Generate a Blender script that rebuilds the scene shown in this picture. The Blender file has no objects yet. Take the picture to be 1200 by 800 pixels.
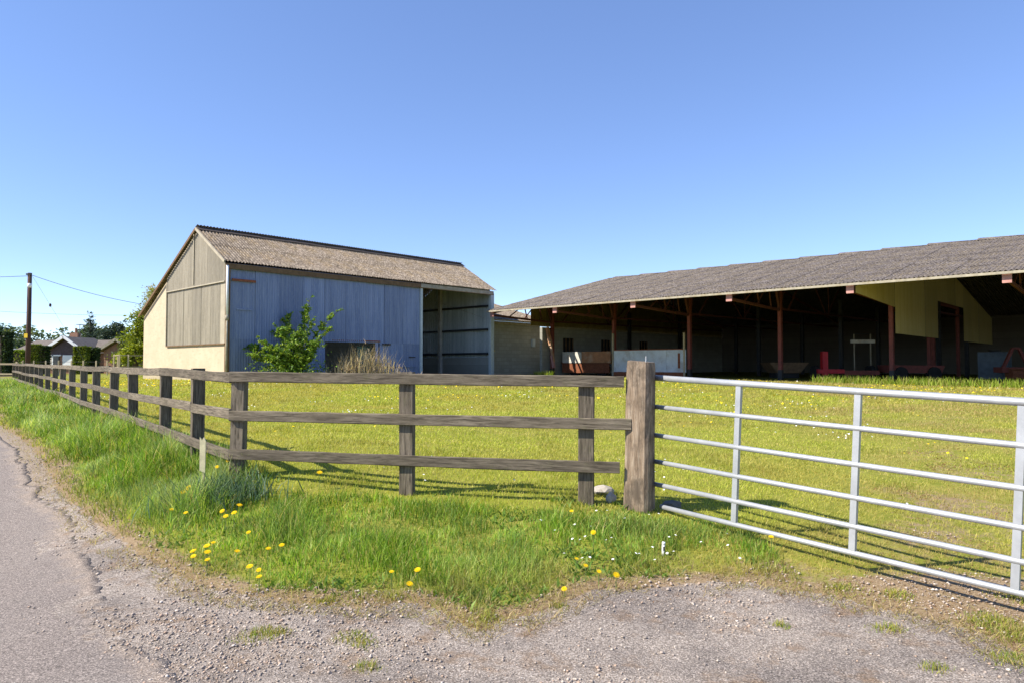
import bpy, bmesh, math, random
import numpy as np
from mathutils import Vector, Matrix
random.seed(7); RNG = np.random.default_rng(7)
C = bpy.context.scene.collection
SC = bpy.context.scene
R = math.radians

# ------------------------------------------------------------------ camera, sky, sun
cam = bpy.data.cameras.new('camera'); camo = bpy.data.objects.new('camera', cam); C.objects.link(camo)
cam.lens = 24; cam.sensor_width = 36; cam.clip_start = 0.05; cam.clip_end = 3000
EYE = 1.15; PITCH = math.atan(26/800)
camo.location = (0, 0, EYE); camo.rotation_euler = (R(90)+PITCH, 0, 0)
SC.camera = camo
SC.view_settings.view_transform = 'Standard'; SC.view_settings.look = 'None'
SC.view_settings.exposure = 0.86; SC.view_settings.gamma = 1.0
SUN_EL = R(43); SX, SY = -0.951, -0.309            # horizontal direction towards the sun
world = bpy.data.worlds.new('World'); SC.world = world; world.use_nodes = True
wn = world.node_tree; bg = wn.nodes['Background']
sky = wn.nodes.new('ShaderNodeTexSky'); sky.sky_type = 'NISHITA'; sky.sun_disc = False
sky.sun_elevation = SUN_EL; sky.sun_rotation = math.atan2(SX, SY)
sky.altitude = 1500; sky.air_density = 0.75; sky.dust_density = 0.0; sky.ozone_density = 3.2
hsv = wn.nodes.new('ShaderNodeHueSaturation'); hsv.inputs['Saturation'].default_value = 1.22; hsv.inputs['Hue'].default_value = 0.512; hsv.inputs['Value'].default_value = 1.5
gam = wn.nodes.new('ShaderNodeGamma'); gam.inputs[1].default_value = 0.70; wn.links.new(sky.outputs[0], gam.inputs[0]); wn.links.new(gam.outputs[0], hsv.inputs['Color']); wn.links.new(hsv.outputs[0], bg.inputs[0]); bg.inputs[1].default_value = 0.15
sun = bpy.data.lights.new('sun', 'SUN'); sun.energy = 4.9; sun.angle = R(0.53); sun.color = (1, 0.935, 0.82)
suno = bpy.data.objects.new('sun', sun); C.objects.link(suno)
suno.rotation_euler = Vector((-SX*math.cos(SUN_EL), -SY*math.cos(SUN_EL), -math.sin(SUN_EL))).to_track_quat('-Z', 'Y').to_euler()

# ------------------------------------------------------------------ helpers: objects
def tag(o, label=None, cat=None, group=None, kind=None):
    if label: o['label'] = label
    if cat: o['category'] = cat
    if group: o['group'] = group
    if kind: o['kind'] = kind
    return o
def thing(name, label, cat, loc=(0, 0, 0), rz=0, group=None):
    o = bpy.data.objects.new(name, None); C.objects.link(o); o.empty_display_size = .2
    o.location = loc; o.rotation_euler = (0, 0, rz)
    return tag(o, label, cat, group)
class MB:
    def __init__(s): s.v = []; s.f = []
    def add(s, vs, fs):
        b = len(s.v); s.v += [tuple(v) for v in vs]; s.f += [tuple(i+b for i in f) for f in fs]; return s
    def box(s, c, d, rz=0, jit=0):
        cx, cy, cz = c; a, b, h = d[0]/2, d[1]/2, d[2]/2; co, si = math.cos(rz), math.sin(rz); vs = []
        for z in (-h, h):
            for x, y in ((-a, -b), (a, -b), (a, b), (-a, b)):
                x += random.uniform(-jit, jit); y += random.uniform(-jit, jit)
                vs.append((cx+x*co-y*si, cy+x*si+y*co, cz+z+random.uniform(-jit, jit)))
        return s.add(vs, [(3, 2, 1, 0), (4, 5, 6, 7), (0, 1, 5, 4), (1, 2, 6, 5), (2, 3, 7, 6), (3, 0, 4, 7)])
    def bar(s, p0, p1, w, h=None):
        h = h or w; p0, p1 = Vector(p0), Vector(p1); d = (p1-p0).normalized()
        up = Vector((0, 0, 1)) if abs(d.z) < .95 else Vector((0, 1, 0))
        x = d.cross(up).normalized()*(w/2); y = x.cross(d).normalized()*(h/2)
        vs = [p+a*x+b*y for p in (p0, p1) for a, b in ((-1, -1), (1, -1), (1, 1), (-1, 1))]
        return s.add(vs, [(3, 2, 1, 0), (4, 5, 6, 7), (0, 1, 5, 4), (1, 2, 6, 5), (2, 3, 7, 6), (3, 0, 4, 7)])
    def tube(s, pts, r, n=8, caps=True):
        pts = [Vector(p) for p in pts]; rs = r if isinstance(r, (list, tuple)) else [r]*len(pts); b = len(s.v)
        for i, p in enumerate(pts):
            d = (pts[min(i+1, len(pts)-1)]-pts[max(i-1, 0)]).normalized()
            up = Vector((0, 0, 1)) if abs(d.z) < .9 else Vector((1, 0, 0))
            x = d.cross(up).normalized(); y = x.cross(d)
            for k in range(n):
                a = 2*math.pi*k/n; s.v.append(tuple(p+(x*math.cos(a)+y*math.sin(a))*rs[i]))
        for i in range(len(pts)-1):
            for k in range(n):
                s.f.append((b+i*n+k, b+i*n+(k+1) % n, b+(i+1)*n+(k+1) % n, b+(i+1)*n+k))
        if caps:
            s.f.append(tuple(b+k for k in range(n))[::-1]); s.f.append(tuple(b+(len(pts)-1)*n+k for k in range(n)))
        return s
    def prism(s, poly, d):                            # polygon (3d points) pushed by vector d
        n = len(poly); d = Vector(d); vs = [Vector(p) for p in poly]+[Vector(p)+d for p in poly]
        return s.add(vs, [tuple(range(n))[::-1], tuple(range(n, 2*n))]+[(i, (i+1) % n, n+(i+1) % n, n+i) for i in range(n)])
    def mesh(s, name, m, smooth=False):
        me = bpy.data.meshes.new(name); me.from_pydata(s.v, [], s.f); me.materials.append(m)
        if smooth: me.polygons.foreach_set('use_smooth', [True]*len(me.polygons))
        bm = bmesh.new(); bm.from_mesh(me); bmesh.ops.recalc_face_normals(bm, faces=bm.faces); bm.to_mesh(me); bm.free()
        return me
    def build(s, name, m, parent=None, smooth=False, loc=None, rot=None):
        return link(name, s.mesh(name, m, smooth), parent, loc, rot)
def link(name, me, parent=None, loc=None, rot=None):
    o = bpy.data.objects.new(name, me); C.objects.link(o)
    if parent: o.parent = parent
    if loc is not None: o.location = loc
    if rot is not None: o.rotation_euler = rot
    return o
def npmesh(name, V, F, m, col=None, smooth=False):
    """V (n,3) float, F list of index arrays of equal face size"""
    me = bpy.data.meshes.new(name); V = np.asarray(V, np.float32)
    me.vertices.add(len(V)); me.vertices.foreach_set('co', V.ravel())
    loops = np.concatenate([f.ravel() for f in F]).astype(np.int32)
    tot = np.concatenate([np.full(len(f), f.shape[1], np.int32) for f in F])
    st = np.concatenate([[0], np.cumsum(tot)[:-1]]).astype(np.int32)
    me.loops.add(len(loops)); me.loops.foreach_set('vertex_index', loops)
    me.polygons.add(len(tot)); me.polygons.foreach_set('loop_start', st); me.polygons.foreach_set('loop_total', tot)
    if smooth: me.polygons.foreach_set('use_smooth', np.ones(len(tot), bool))
    me.update(calc_edges=True)
    if col is not None:
        a = me.color_attributes.new('col', 'FLOAT_COLOR', 'POINT')
        c4 = np.ones((len(V), 4), np.float32); c4[:, :3] = col; a.data.foreach_set('color', c4.ravel())
    me.materials.append(m); return me

# ------------------------------------------------------------------ helpers: materials
class N:
    def __init__(s, name, rough=.8, spec=.3):
        s.m = bpy.data.materials.new(name); s.m.use_nodes = True; s.t = s.m.node_tree
        s.b = s.t.nodes['Principled BSDF']; s.b.inputs['Roughness'].default_value = rough
        s.b.inputs['Specular IOR Level'].default_value = spec
        s.tc = s.t.nodes.new('ShaderNodeTexCoord'); s.oi = s.t.nodes.new('ShaderNodeObjectInfo')
    def n(s, k, **kw):
        o = s.t.nodes.new('ShaderNode'+k)
        for a, b in kw.items(): setattr(o, a, b)
        return o
    def l(s, a, b): s.t.links.new(a, b)
    def co(s, scale=(1, 1, 1), kind='Object', rnd=True):
        mp = s.n('Mapping'); s.l(s.tc.outputs[kind], mp.inputs[0]); mp.inputs['Scale'].default_value = scale
        if rnd:
            mu = s.n('Math', operation='MULTIPLY'); s.l(s.oi.outputs['Random'], mu.inputs[0]); mu.inputs[1].default_value = 37
            s.l(mu.outputs[0], mp.inputs['Location'])
        return mp.outputs[0]
    def noise(s, scale=5, det=6, rough=.6, co=None, dist=0):
        o = s.n('TexNoise'); o.inputs['Scale'].default_value = scale; o.inputs['Detail'].default_value = det
        o.inputs['Roughness'].default_value = rough; o.inputs['Distortion'].default_value = dist
        s.l(co if co is not None else s.tc.outputs['Object'], o.inputs['Vector']); return o.outputs['Fac']
    def ramp(s, f, *st):
        o = s.n('ValToRGB'); e = o.color_ramp.elements
        while len(e) < len(st): e.new(.5)
        for i, (p, c) in enumerate(st):
            e[i].position = p; e[i].color = (*c, 1) if not isinstance(c, (int, float)) else (c, c, c, 1)
        s.l(f, o.inputs[0]); return o.outputs[0]
    def mix(s, f, a, b, mode='MIX'):
        o = s.n('Mix', data_type='RGBA', blend_type=mode)
        for v, i in ((f, 0), (a, 6), (b, 7)):
            if isinstance(v, (int, float)): o.inputs[i].default_value = v
            elif isinstance(v, tuple): o.inputs[i].default_value = (*v, 1)
            else: s.l(v, o.inputs[i])
        return o.outputs[2]
    def math(s, op, a, b=0.0):
        o = s.n('Math', operation=op)
        for v, i in ((a, 0), (b, 1)):
            if isinstance(v, (int, float)): o.inputs[i].default_value = v
            else: s.l(v, o.inputs[i])
        return o.outputs[0]
    def color(s, c):
        if isinstance(c, tuple): s.b.inputs['Base Color'].default_value = (*c, 1)
        else: s.l(c, s.b.inputs['Base Color'])
        return s
    def bump(s, f, strength=.4, dist=.01):
        o = s.n('Bump'); o.inputs['Strength'].default_value = strength; o.inputs['Distance'].default_value = dist
        s.l(f, o.inputs['Height']); s.l(o.outputs[0], s.b.inputs['Normal']); return s
M = {}
def mat_wood(name, dark, light, moss=None, rnd=.35, crack=True):
    k = N(name, .88, .2); co = k.co((2.2, 26, 26)); g = k.noise(2.2, 9, .68, co, .6)
    g2 = k.noise(1.1, 4, .6, k.co((1.3, 4, 4)))
    c = k.ramp(g, (.36, dark), (.5, tuple((a+b)/2 for a, b in zip(dark, light))), (.64, light))
    c = k.mix(k.ramp(g2, (.4, 0), (.7, .6)), c, tuple(x*1.5 for x in dark))
    if moss: c = k.mix(k.ramp(k.noise(3.1, 6, .7, k.co((3, 6, 6))), (.55, 0), (.72, .55)), c, moss)
    v = k.math('ADD', k.math('MULTIPLY', k.oi.outputs['Random'], rnd), 1-rnd/2)
    c = k.mix(1.0, c, k.n('CombineColor').outputs[0], 'MULTIPLY') if False else c
    hs = k.n('HueSaturation'); k.l(v, hs.inputs['Value']); k.l(c, hs.inputs['Color']); c = hs.outputs[0]
    if crack:
        cr = k.ramp(k.noise(3.0, 3, .5, k.co((.9, 34, 34)), 1.5), (.30, 0), (.36, 1))
        c = k.mix(cr, tuple(x*.3 for x in dark), c)
    return k.color(c).bump(g, .6, .006).m
def mat_plain(name, c, rough=.6, spec=.3, var=.25, scale=4, metal=0, dirt=None, rnd=True, bump=.15):
    k = N(name, rough, spec); k.b.inputs['Metallic'].default_value = metal
    n = k.noise(scale, 7, .65, k.co((1, 1, 1), rnd=rnd))
    cc = k.ramp(n, (.3, tuple(x*(1-var) for x in c)), (.7, tuple(min(1, x*(1+var)) for x in c)))
    if dirt: cc = k.mix(k.ramp(k.noise(scale*.6, 8, .7, k.co((1, 1, 1), rnd=rnd)), (.5, 0), (.68, .8)), cc, dirt)
    k.color(cc)
    if bump: k.bump(n, bump, .01)
    return k.m
def mat_leaf(name, vary=.3, trans=.35, rough=.55):
    k = N(name, rough, .25); a = k.n('VertexColor', layer_name='col'); k.color(a.outputs[0])
    tr = k.n('BsdfTranslucent'); k.l(k.mix(1.0, a.outputs[0], (1.15, 1.1, .55), 'MULTIPLY'), tr.inputs[0])
    mx = k.n('MixShader'); mx.inputs[0].default_value = trans
    k.l(k.b.outputs[0], mx.inputs[1]); k.l(tr.outputs[0], mx.inputs[2])
    k.l(mx.outputs[0], k.t.nodes['Material Output'].inputs[0]); return k.m
M['leaf'] = mat_leaf('leaf')
M['grass'] = mat_leaf('grass_blade', trans=.42)
M['fence'] = mat_wood('fence_wood', (.06, .048, .034), (.24, .198, .145), (.125, .12, .06))
M['postw'] = mat_wood('gatepost_wood', (.13, .095, .065), (.46, .37, .27), rnd=.1)
M['palewood'] = mat_wood('pale_wood', (.3, .24, .15), (.55, .46, .3), rnd=.2)
M['polewood'] = mat_wood('pole_wood', (.05, .028, .022), (.11, .065, .05), rnd=.1)
M['galv'] = mat_plain('galvanised_steel', (.40, .41, .42), .48, .5, .16, 7, .4, bump=.05)
M['dark'] = mat_plain('dark_metal', (.03, .03, .03), .6)
M['wire'] = mat_plain('wire', (.12, .12, .13), .6)
M['white'] = mat_plain('white_paint', (.8, .8, .78), .5, .3, .06)
M['ceramic'] = mat_plain('brown_ceramic', (.06, .035, .03), .3)
M['yellowplate'] = mat_plain('yellow_plate', (.75, .5, .03), .5, .3, .1)

# ------------------------------------------------------------------ noise and terrain
def vnoise(x, y, s, seed=0):
    x = np.asarray(x, float)/s; y = np.asarray(y, float)/s
    xi, yi = np.floor(x).astype(np.int64), np.floor(y).astype(np.int64); fx, fy = x-xi, y-yi
    fx, fy = fx*fx*(3-2*fx), fy*fy*(3-2*fy)
    def h(a, b):
        n = (a*374761393+b*668265263+seed*1442695041) & 0x7fffffff
        n = ((n ^ (n >> 13))*1274126177) & 0x7fffffff
        return ((n ^ (n >> 16)) & 0xffff)/65535.
    return (h(xi, yi)*(1-fx)+h(xi+1, yi)*fx)*(1-fy)+(h(xi, yi+1)*(1-fx)+h(xi+1, yi+1)*fx)*fy
def fnoise(x, y, s, seed=0, o=4):
    return sum(vnoise(x, y, s/2**i, seed+i)*.5**i for i in range(o))/sum(.5**i for i in range(o))
FC = np.array((-2.64, 6.6)); FD = np.array((-.625, .781)); GP = np.array((1.12, 5.9))
def fpt(t): return FC+FD*t
EDGE = np.array([(-75, 94), (-30, 38), (-11.3, 15), (-6.7, 9.6), (-4.77, 7.27), (-3.37, 5.75), (-2.6, 4.95), (-1.9, 4.36),
    (-1.42, 4.18), (-.93, 4.05), (-.55, 4.1), (-.3, 3.85), (-.17, 3.70), (0, 3.86), (.3, 4.13), (.52, 4.33), (.87, 4.36),
    (1.3, 4.5), (1.58, 4.47), (1.93, 4.3), (2.1, 4.1), (2.3, 4.0), (2.5, 3.8), (2.55, 3.35), (3.0, 2.5), (6, .5), (20, -8), (80, -30)])
ctl = [(-1.6, 3.1, -.3), (-4.5, 6.7, -.29), (0, 3, -.3), (2, 3, -.3), (-3, 2, -.3), (3, 2, -.3), (0, -2, -.3), (0, -12, -.3), (8, -4, -.3),
 (-8, 4, -.3), (-20, 0, -.3), (0, 3.7, -.295), (1.6, 4.4, -.28), (.8, 4.3, -.27), (2.5, 4.0, -.29), (3.1, 3.7, -.3), (-3.4, 5.7, -.28), (-4.8, 7.2, -.25), (-1.4, 4.15, -.28),
 (-11.4, 15, -.12), (-31, 38, .02), (-14.5, 14, -.14), (-40, 38, 0), (-2.64, 6.6, .05), (-.96, 6.29, -.045), (.64, 6, -.065), (1.12, 5.9, -.10),
 (-3.6, 7.8, .07), (-5.8, 10.5, .08), (-10.8, 16.8, .10), (-19, 27, .13), (-27.6, 37.8, .16), (0, 10, 0), (3, 9, -.07), (3.3, 4.8, -.26), (4.5, 6.2, -.2), (6, 10, -.02),
 (10, 18, .14), (16.3, 29.3, .34), (9, 36, .44), (12.6, 25.4, .32), (20, 26, .33), (-12, 28.6, .42), (-1, 40, .44), (-19, 35, .36), (-10, 23, .28), (-4, 18, .15), (20, 42, .42),
 (-45, 75, .12), (-60, 75, .12), (0, 120, .5), (-150, 160, 1), (150, 150, 1), (300, 300, 1), (-300, 300, 1), (0, 300, 1), (-300, 0, 0), (300, 0, 0), (-200, -150, 0), (200, -150, 0), (0, -200, 0), (40, 10, .1), (45, 30, .35)]
ctl = np.array(ctl, float)
def _U(d2): return np.where(d2 > 0, .5*d2*np.log(np.maximum(d2, 1e-12)), 0)
def _tps():
    P = ctl[:, :2]; n = len(P); K = _U(((P[:, None]-P[None])**2).sum(-1))+np.eye(n)*.05
    A = np.zeros((n+3, n+3)); A[:n, :n] = K; A[:n, n] = 1; A[:n, n+1:] = P; A[n, :n] = 1; A[n+1:, :n] = P.T
    return np.linalg.solve(A, np.concatenate([ctl[:, 2], np.zeros(3)]))
_W = _tps()
def segdist(x, y, poly):
    d = np.full(np.shape(x), 1e9)
    for (ax, ay), (bx, by) in zip(poly[:-1], poly[1:]):
        ex, ey = bx-ax, by-ay; t = np.clip(((x-ax)*ex+(y-ay)*ey)/(ex*ex+ey*ey), 0, 1)
        d = np.minimum(d, np.hypot(x-ax-ex*t, y-ay-ey*t))
    return d
def inside(x, y, poly):
    r = np.zeros(np.shape(x), bool); n = len(poly)
    for i in range(n):
        (ax, ay), (bx, by) = poly[i], poly[(i+1) % n]
        if ay == by: continue
        r ^= ((ay > y) != (by > y)) & (x < (bx-ax)*(y-ay)/(by-ay)+ax)
    return r
GRASSPOLY = np.concatenate([EDGE, [(800, -30), (800, 900), (-75, 900)]])
def edge_d(x, y):
    """signed distance to the grass edge, positive on the grass"""
    x = np.asarray(x, float); y = np.asarray(y, float)
    return segdist(x, y, EDGE)*np.where(inside(x, y, GRASSPOLY), 1, -1)
def H(x, y, detail=True):
    x = np.asarray(x, float); y = np.asarray(y, float); sh = x.shape; x = x.ravel(); y = y.ravel(); z = np.empty(len(x))
    for i in range(0, len(x), 40000):
        a, b = x[i:i+40000], y[i:i+40000]
        z[i:i+40000] = _U((a[:, None]-ctl[:, 0])**2+(b[:, None]-ctl[:, 1])**2)@_W[:len(ctl)]+_W[-3]+_W[-2]*a+_W[-1]*b
    if detail:
        z += (fnoise(x, y, 1.1, 3)-.5)*.05*np.clip(edge_d(x, y)/.6, 0, 1)
        z += (fnoise(x, y, .5, 9)-.5)*.014
    return z.reshape(sh)
def h1(x, y): return float(H(np.array([x]), np.array([y]))[0])
def ray(px, py):
    cx, cy = (px-600)/800, (400-py)/800; s, c = math.sin(PITCH), math.cos(PITCH)
    return np.array((cx, c-cy*s, s+cy*c))
def ground_at(px, py):
    d = ray(px, py); t = (EYE+.1)/max(1e-3, -d[2])
    for _ in range(12): t = (EYE-h1(d[0]*t, d[1]*t))/-d[2]
    return d[0]*t, d[1]*t
def bare(x, y):
    """0 grass .. 1 worn dirt, inside the grass area"""
    d = edge_d(x, y); n = fnoise(x, y, .8, 21)
    b = np.clip(1-d/(.25+.35*fnoise(x, y, .5, 33)), 0, 1)*.9
    gx = np.exp(-(((x-2.7)/1.0)**2+((y-4.35)/.6)**2)); b = np.maximum(b, gx*.85); gx = np.exp(-(((x-1.75)/.65)**2+((y-4.72)/.3)**2)); b = np.maximum(b, gx*.62)
    lane = np.exp(-((x-3.2-(y-4.6)*.62)/(1.1+.10*y))**2)*np.clip(1-(y-4)/34, .25, 1); b = np.maximum(b, lane*.40)
    sh = np.exp(-(((x-19)*.69+(y-24)*.724)/2.2)**2)*(x > 4); b = np.maximum(b, sh*.5)
    return np.clip(b+(n-.5)*.75*np.clip(b*2.2, .12, 1), 0, 1)

# ------------------------------------------------------------------ ground, road, gravel
def axis(lo, hi, step, far, grow=1.22):
    a = list(np.arange(lo, hi, step)); s = step
    while a[-1] < far: s *= grow; a.append(a[-1]+s)
    s = step; b = []; v = lo
    while v > -far: s *= grow; v -= s; b.append(v)
    return np.array(b[::-1]+a)
gx, gy = axis(-13, 9, .11, 1500), axis(2.2, 15, .11, 1500)
X, Y = np.meshgrid(gx, gy); Z = H(X, Y)
far = np.clip((np.hypot(X, Y)-250)/150, 0, 1); Z = Z*(1-far)+1.0*far
nx, ny = len(gx), len(gy); idx = np.arange(nx*ny).reshape(ny, nx)
F = np.stack([idx[:-1, :-1], idx[:-1, 1:], idx[1:, 1:], idx[1:, :-1]], -1).reshape(-1, 4)
D = edge_d(X, Y); veg = np.clip(D/.12+.5, 0, 1); br = bare(X, Y)
LUSH = segdist(X, Y, np.array([fpt(45), FC, GP]))
gcol = np.stack([veg.ravel(), br.ravel(), np.clip(.5+.5*(fnoise(X, Y, 3, 5).ravel()-.5)*2, 0, 1)], -1)
k = N('ground', .95, .1); a = k.n('VertexColor', layer_name='col'); sp = k.n('SeparateColor'); k.l(a.outputs[0], sp.inputs[0])
n1 = k.noise(9, 8, .7); n2 = k.noise(60, 4, .7); n3 = k.noise(1.4, 6, .65)
gr = k.ramp(n1, (.3, (.13, .15, .02)), (.5, (.20, .215, .028)), (.7, (.29, .275, .048)))
gr = k.mix(k.ramp(n3, (.4, 0), (.65, .6)), gr, (.27, .235, .06))
soil = k.ramp(n2, (.3, (.15, .10, .06)), (.55, (.29, .21, .125)), (.75, (.40, .32, .21)))
grv = k.ramp(n2, (.3, (.13, .10, .075)), (.5, (.27, .215, .165)), (.7, (.42, .35, .28)))
fb = k.math('ADD', sp.outputs[1], k.math('MULTIPLY', k.math('SUBTRACT', n1, .5), 1.1))
c = k.mix(k.ramp(fb, (.35, 0), (.6, 1)), gr, soil)
fv = k.math('ADD', sp.outputs[0], k.math('MULTIPLY', k.math('SUBTRACT', n1, .5), .9))
c = k.mix(k.ramp(fv, (.45, 0), (.55, 1)), grv, c)
k.color(c).bump(n2, .6, .012)
ground = link('ground', npmesh('ground', np.stack([X.ravel(), Y.ravel(), Z.ravel()], -1), [F], k.m, gcol, True)); tag(ground, kind='structure')

# asphalt road: runs along the roadside fence, right edge ragged and standing slightly proud of the gravel
def chips(k, c, sc, lo=.55, hi=1.5):
    v = k.n('TexVoronoi'); v.inputs['Scale'].default_value = sc; k.l(k.tc.outputs['Object'], v.inputs['Vector'])
    sp_ = k.n('SeparateColor'); k.l(v.outputs['Color'], sp_.inputs[0])
    return k.mix(1.0, c, k.ramp(sp_.outputs[0], (0, lo), (.55, .95), (1, hi)), 'MULTIPLY')
def asphalt_mat():
    k = N('asphalt', .9, .25); f = k.noise(95, 4, .8); m_ = k.noise(2.2, 7, .65); l_ = k.noise(.5, 4, .6)
    c = k.ramp(f, (.36, (.085, .069, .058)), (.5, (.23, .19, .163)), (.64, (.43, .36, .31)))
    c = k.mix(k.ramp(m_, (.45, 0), (.66, .32)), c, (.26, .225, .195)); c = k.mix(k.ramp(l_, (.4, 0), (.7, .3)), c, (.16, .14, .13))
    va = k.n('VertexColor', layer_name='col'); se = k.n('SeparateColor'); k.l(va.outputs[0], se.inputs[0])
    dust = k.ramp(k.math('ADD', se.outputs[0], k.math('MULTIPLY', k.math('SUBTRACT', k.noise(5, 6, .7), .5), 1.5)), (.45, 0), (.75, .9))
    c = k.mix(dust, c, k.ramp(k.noise(110, 4, .75), (.36, (.14, .105, .08)), (.5, (.29, .23, .18)), (.64, (.48, .40, .33))))
    vo = k.n('TexVoronoi', feature='DISTANCE_TO_EDGE'); vo.inputs['Scale'].default_value = .55
    k.l(k.tc.outputs['Object'], vo.inputs['Vector'])
    wob = k.n('VectorMath', operation='ADD'); nn = k.n('TexNoise'); nn.inputs['Scale'].default_value = 3; k.l(k.tc.outputs['Object'], nn.inputs['Vector'])
    k.l(k.tc.outputs['Object'], wob.inputs[0]); k.l(nn.outputs['Color'], wob.inputs[1]); k.l(wob.outputs[0], vo.inputs['Vector'])
    cr = k.ramp(vo.outputs['Distance'], (.0, 1), (.006, 0))
    cr2 = k.math('MULTIPLY', cr, k.ramp(k.noise(.9, 2), (.52, 0), (.6, .8)))
    c = k.mix(cr2, c, (.05, .045, .04))
    c = chips(k, c, 210); k.color(c).bump(f, .7, .008); return k.m
REDGE = np.array([(-75, 93.4), (-30, 37.8), (-11.7, 14.9), (-7.25, 10.0), (-5.0, 7.25), (-4.12, 6.35), (-3.16, 5.1), (-2.62, 4.39), (-2.12, 3.85), (-1.78, 3.45), (-1.42, 3.05), (-.9, 2.2), (-.6, 1.2), (2, -3)])
def resample(poly, step):
    out = [poly[0]]
    for a_, b_ in zip(poly[:-1], poly[1:]):
        L = np.hypot(*(b_-a_)); s_ = step if min(a_[1], b_[1]) < 9 else step*12; n_ = max(1, int(L/s_))
        out += [a_+(b_-a_)*(i+1)/n_ for i in range(n_)]
    return np.array(out)
rp = resample(REDGE, .035); tg = np.gradient(rp, axis=0); tg /= np.hypot(tg[:, 0], tg[:, 1])[:, None]; nl = np.stack([tg[:, 1], -tg[:, 0]], -1)
rag = (fnoise(rp[:, 0]*3, rp[:, 1]*3, 1.2, 51)-.5)*.22+(fnoise(rp[:, 0], rp[:, 1], .10, 57, 3)-.5)*.09
offs = [None, .06, .25, .6, 1.2, 2.2, 3.6, 5.2]; rows = []
for j, o_ in enumerate(offs):
    q = rp+nl*((rag if j == 0 else rag*max(0, 1-o_/1.0)+o_)[:, None]) if j == 0 else rp+nl*(rag*max(0, 1-o_*4)+o_)[:, None]
    bk_ = np.clip((fnoise(rp[:, 0], rp[:, 1], .8, 241)-.42)*6, .12, 1); z = H(q[:, 0], q[:, 1])+.003+(.001 if j == 0 else .006 if j == 1 else .011)*bk_+(.003 if j > 2 else 0)
    rows.append(np.column_stack([q, z]))
low = rows[0].copy(); low[:, 2] -= .03; rows = [low]+rows
V = np.concatenate(rows); n_ = len(rp); ii = np.arange(n_-1)
F = np.concatenate([np.stack([j*n_+ii, j*n_+ii+1, (j+1)*n_+ii+1, (j+1)*n_+ii], -1) for j in range(len(rows)-1)])
ecol = np.concatenate([np.full(n_, max(0, 1-max(0, o_ or 0)/.32)) for o_ in [0]+offs]); me = npmesh('road', V, [F], asphalt_mat(), np.stack([ecol]*3, -1)); road = link('road', me); tag(road, kind='structure')
bm = bmesh.new(); bm.from_mesh(me); bmesh.ops.recalc_face_normals(bm, faces=bm.faces); bm.to_mesh(me); bm.free()

# worn tarmac and gravel apron between the road and the gate
def apron_mat():
    k = N('gravel_apron', .95, .15); f = k.noise(120, 4, .75); m_ = k.noise(1.3, 6, .65); d_ = k.noise(4, 7, .7)
    tar = k.ramp(f, (.36, (.11, .09, .077)), (.5, (.25, .21, .18)), (.64, (.43, .37, .32)))
    grv = k.ramp(f, (.36, (.18, .145, .117)), (.5, (.36, .30, .25)), (.64, (.56, .49, .42)))
    c = k.mix(k.ramp(m_, (.44, 0), (.6, 1)), grv, tar)
    c = k.mix(k.ramp(d_, (.52, 0), (.66, .75)), c, (.25, .165, .10))
    c = chips(k, c, 150); k.color(c).bump(f, .9, .012); return k.m
cs = .035; ax_, ay_ = np.arange(-5, 6.2, cs), np.arange(1.2, 8.6, cs); X, Y = np.meshgrid(ax_, ay_)
Dg = edge_d(X, Y)+(fnoise(X, Y, .35, 61)-.5)*.22
ROADPOLY = np.concatenate([REDGE, [(-75, -60)]]); inr = inside(X, Y, ROADPOLY) & (segdist(X, Y, REDGE) > .3)
ok = (Dg < 0) & ~inr; okc = ok[:-1, :-1] & ok[1:, :-1] & ok[:-1, 1:] & ok[1:, 1:]
idx = np.arange(X.size).reshape(X.shape); F = np.stack([idx[:-1, :-1], idx[:-1, 1:], idx[1:, 1:], idx[1:, :-1]], -1)[okc]
us, inv = np.unique(F, return_inverse=True); Zz = H(X.ravel()[us], Y.ravel()[us])+.004+(fnoise(X.ravel()[us], Y.ravel()[us], .06, 71, 2)-.5)*.008
apron = link('gravel_apron', npmesh('gravel_apron', np.column_stack([X.ravel()[us], Y.ravel()[us], Zz]), [inv.reshape(F.shape)], apron_mat(), None, True)); tag(apron, kind='structure')

def scatter(n, x0, x1, y0, y1): return RNG.uniform(x0, x1, n), RNG.uniform(y0, y1, n)
def fan(n, y0, y1, pw=1.0, pad=.86):                     # points in the view wedge, denser near
    y = y0*(y1/y0)**(RNG.random(n)**pw); x = RNG.uniform(-pad, pad, n)*y; return x, y
# loose stones (octahedra squashed and turned)
x, y = fan(150000, 2.9, 9, 1.0); d = edge_d(x, y); inr = inside(x, y, ROADPOLY); rd = segdist(x, y, REDGE)
den = np.where(d < .1, (.10+.9*np.clip((fnoise(x, y, .9, 81)-.46)*6, 0, 1))*np.where(x > .3, .35, .75), np.where((bare(x, y) > .5) & (d < 2.0), .35, 0)); den = np.where(inr & (rd > .15), .05*np.exp(-rd), den)
kk = RNG.random(len(x)) < den; x, y = x[kk], y[kk]; n = len(x); r = .003+.009*RNG.random(n)**5; r *= np.clip(y/3.5, 1, 1.25)
oc = np.array([(1, 0, 0), (0, 1, 0), (-1, 0, 0), (0, -1, 0), (0, 0, .6), (0, 0, -.6)], float)
ofc = np.array([(0, 1, 4), (1, 2, 4), (2, 3, 4), (3, 0, 4), (1, 0, 5), (2, 1, 5), (3, 2, 5), (0, 3, 5)])
an = RNG.random(n)*6.28; V = oc[None]*RNG.uniform(.6, 1.35, (n, 6, 1)); ca, sa = np.cos(an)[:, None], np.sin(an)[:, None]
V = np.stack([V[..., 0]*ca-V[..., 1]*sa, V[..., 0]*sa+V[..., 1]*ca, V[..., 2]], -1)*r[:, None, None]
V += np.stack([x, y, H(x, y)+.004+r*.35], -1)[:, None]
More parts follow.
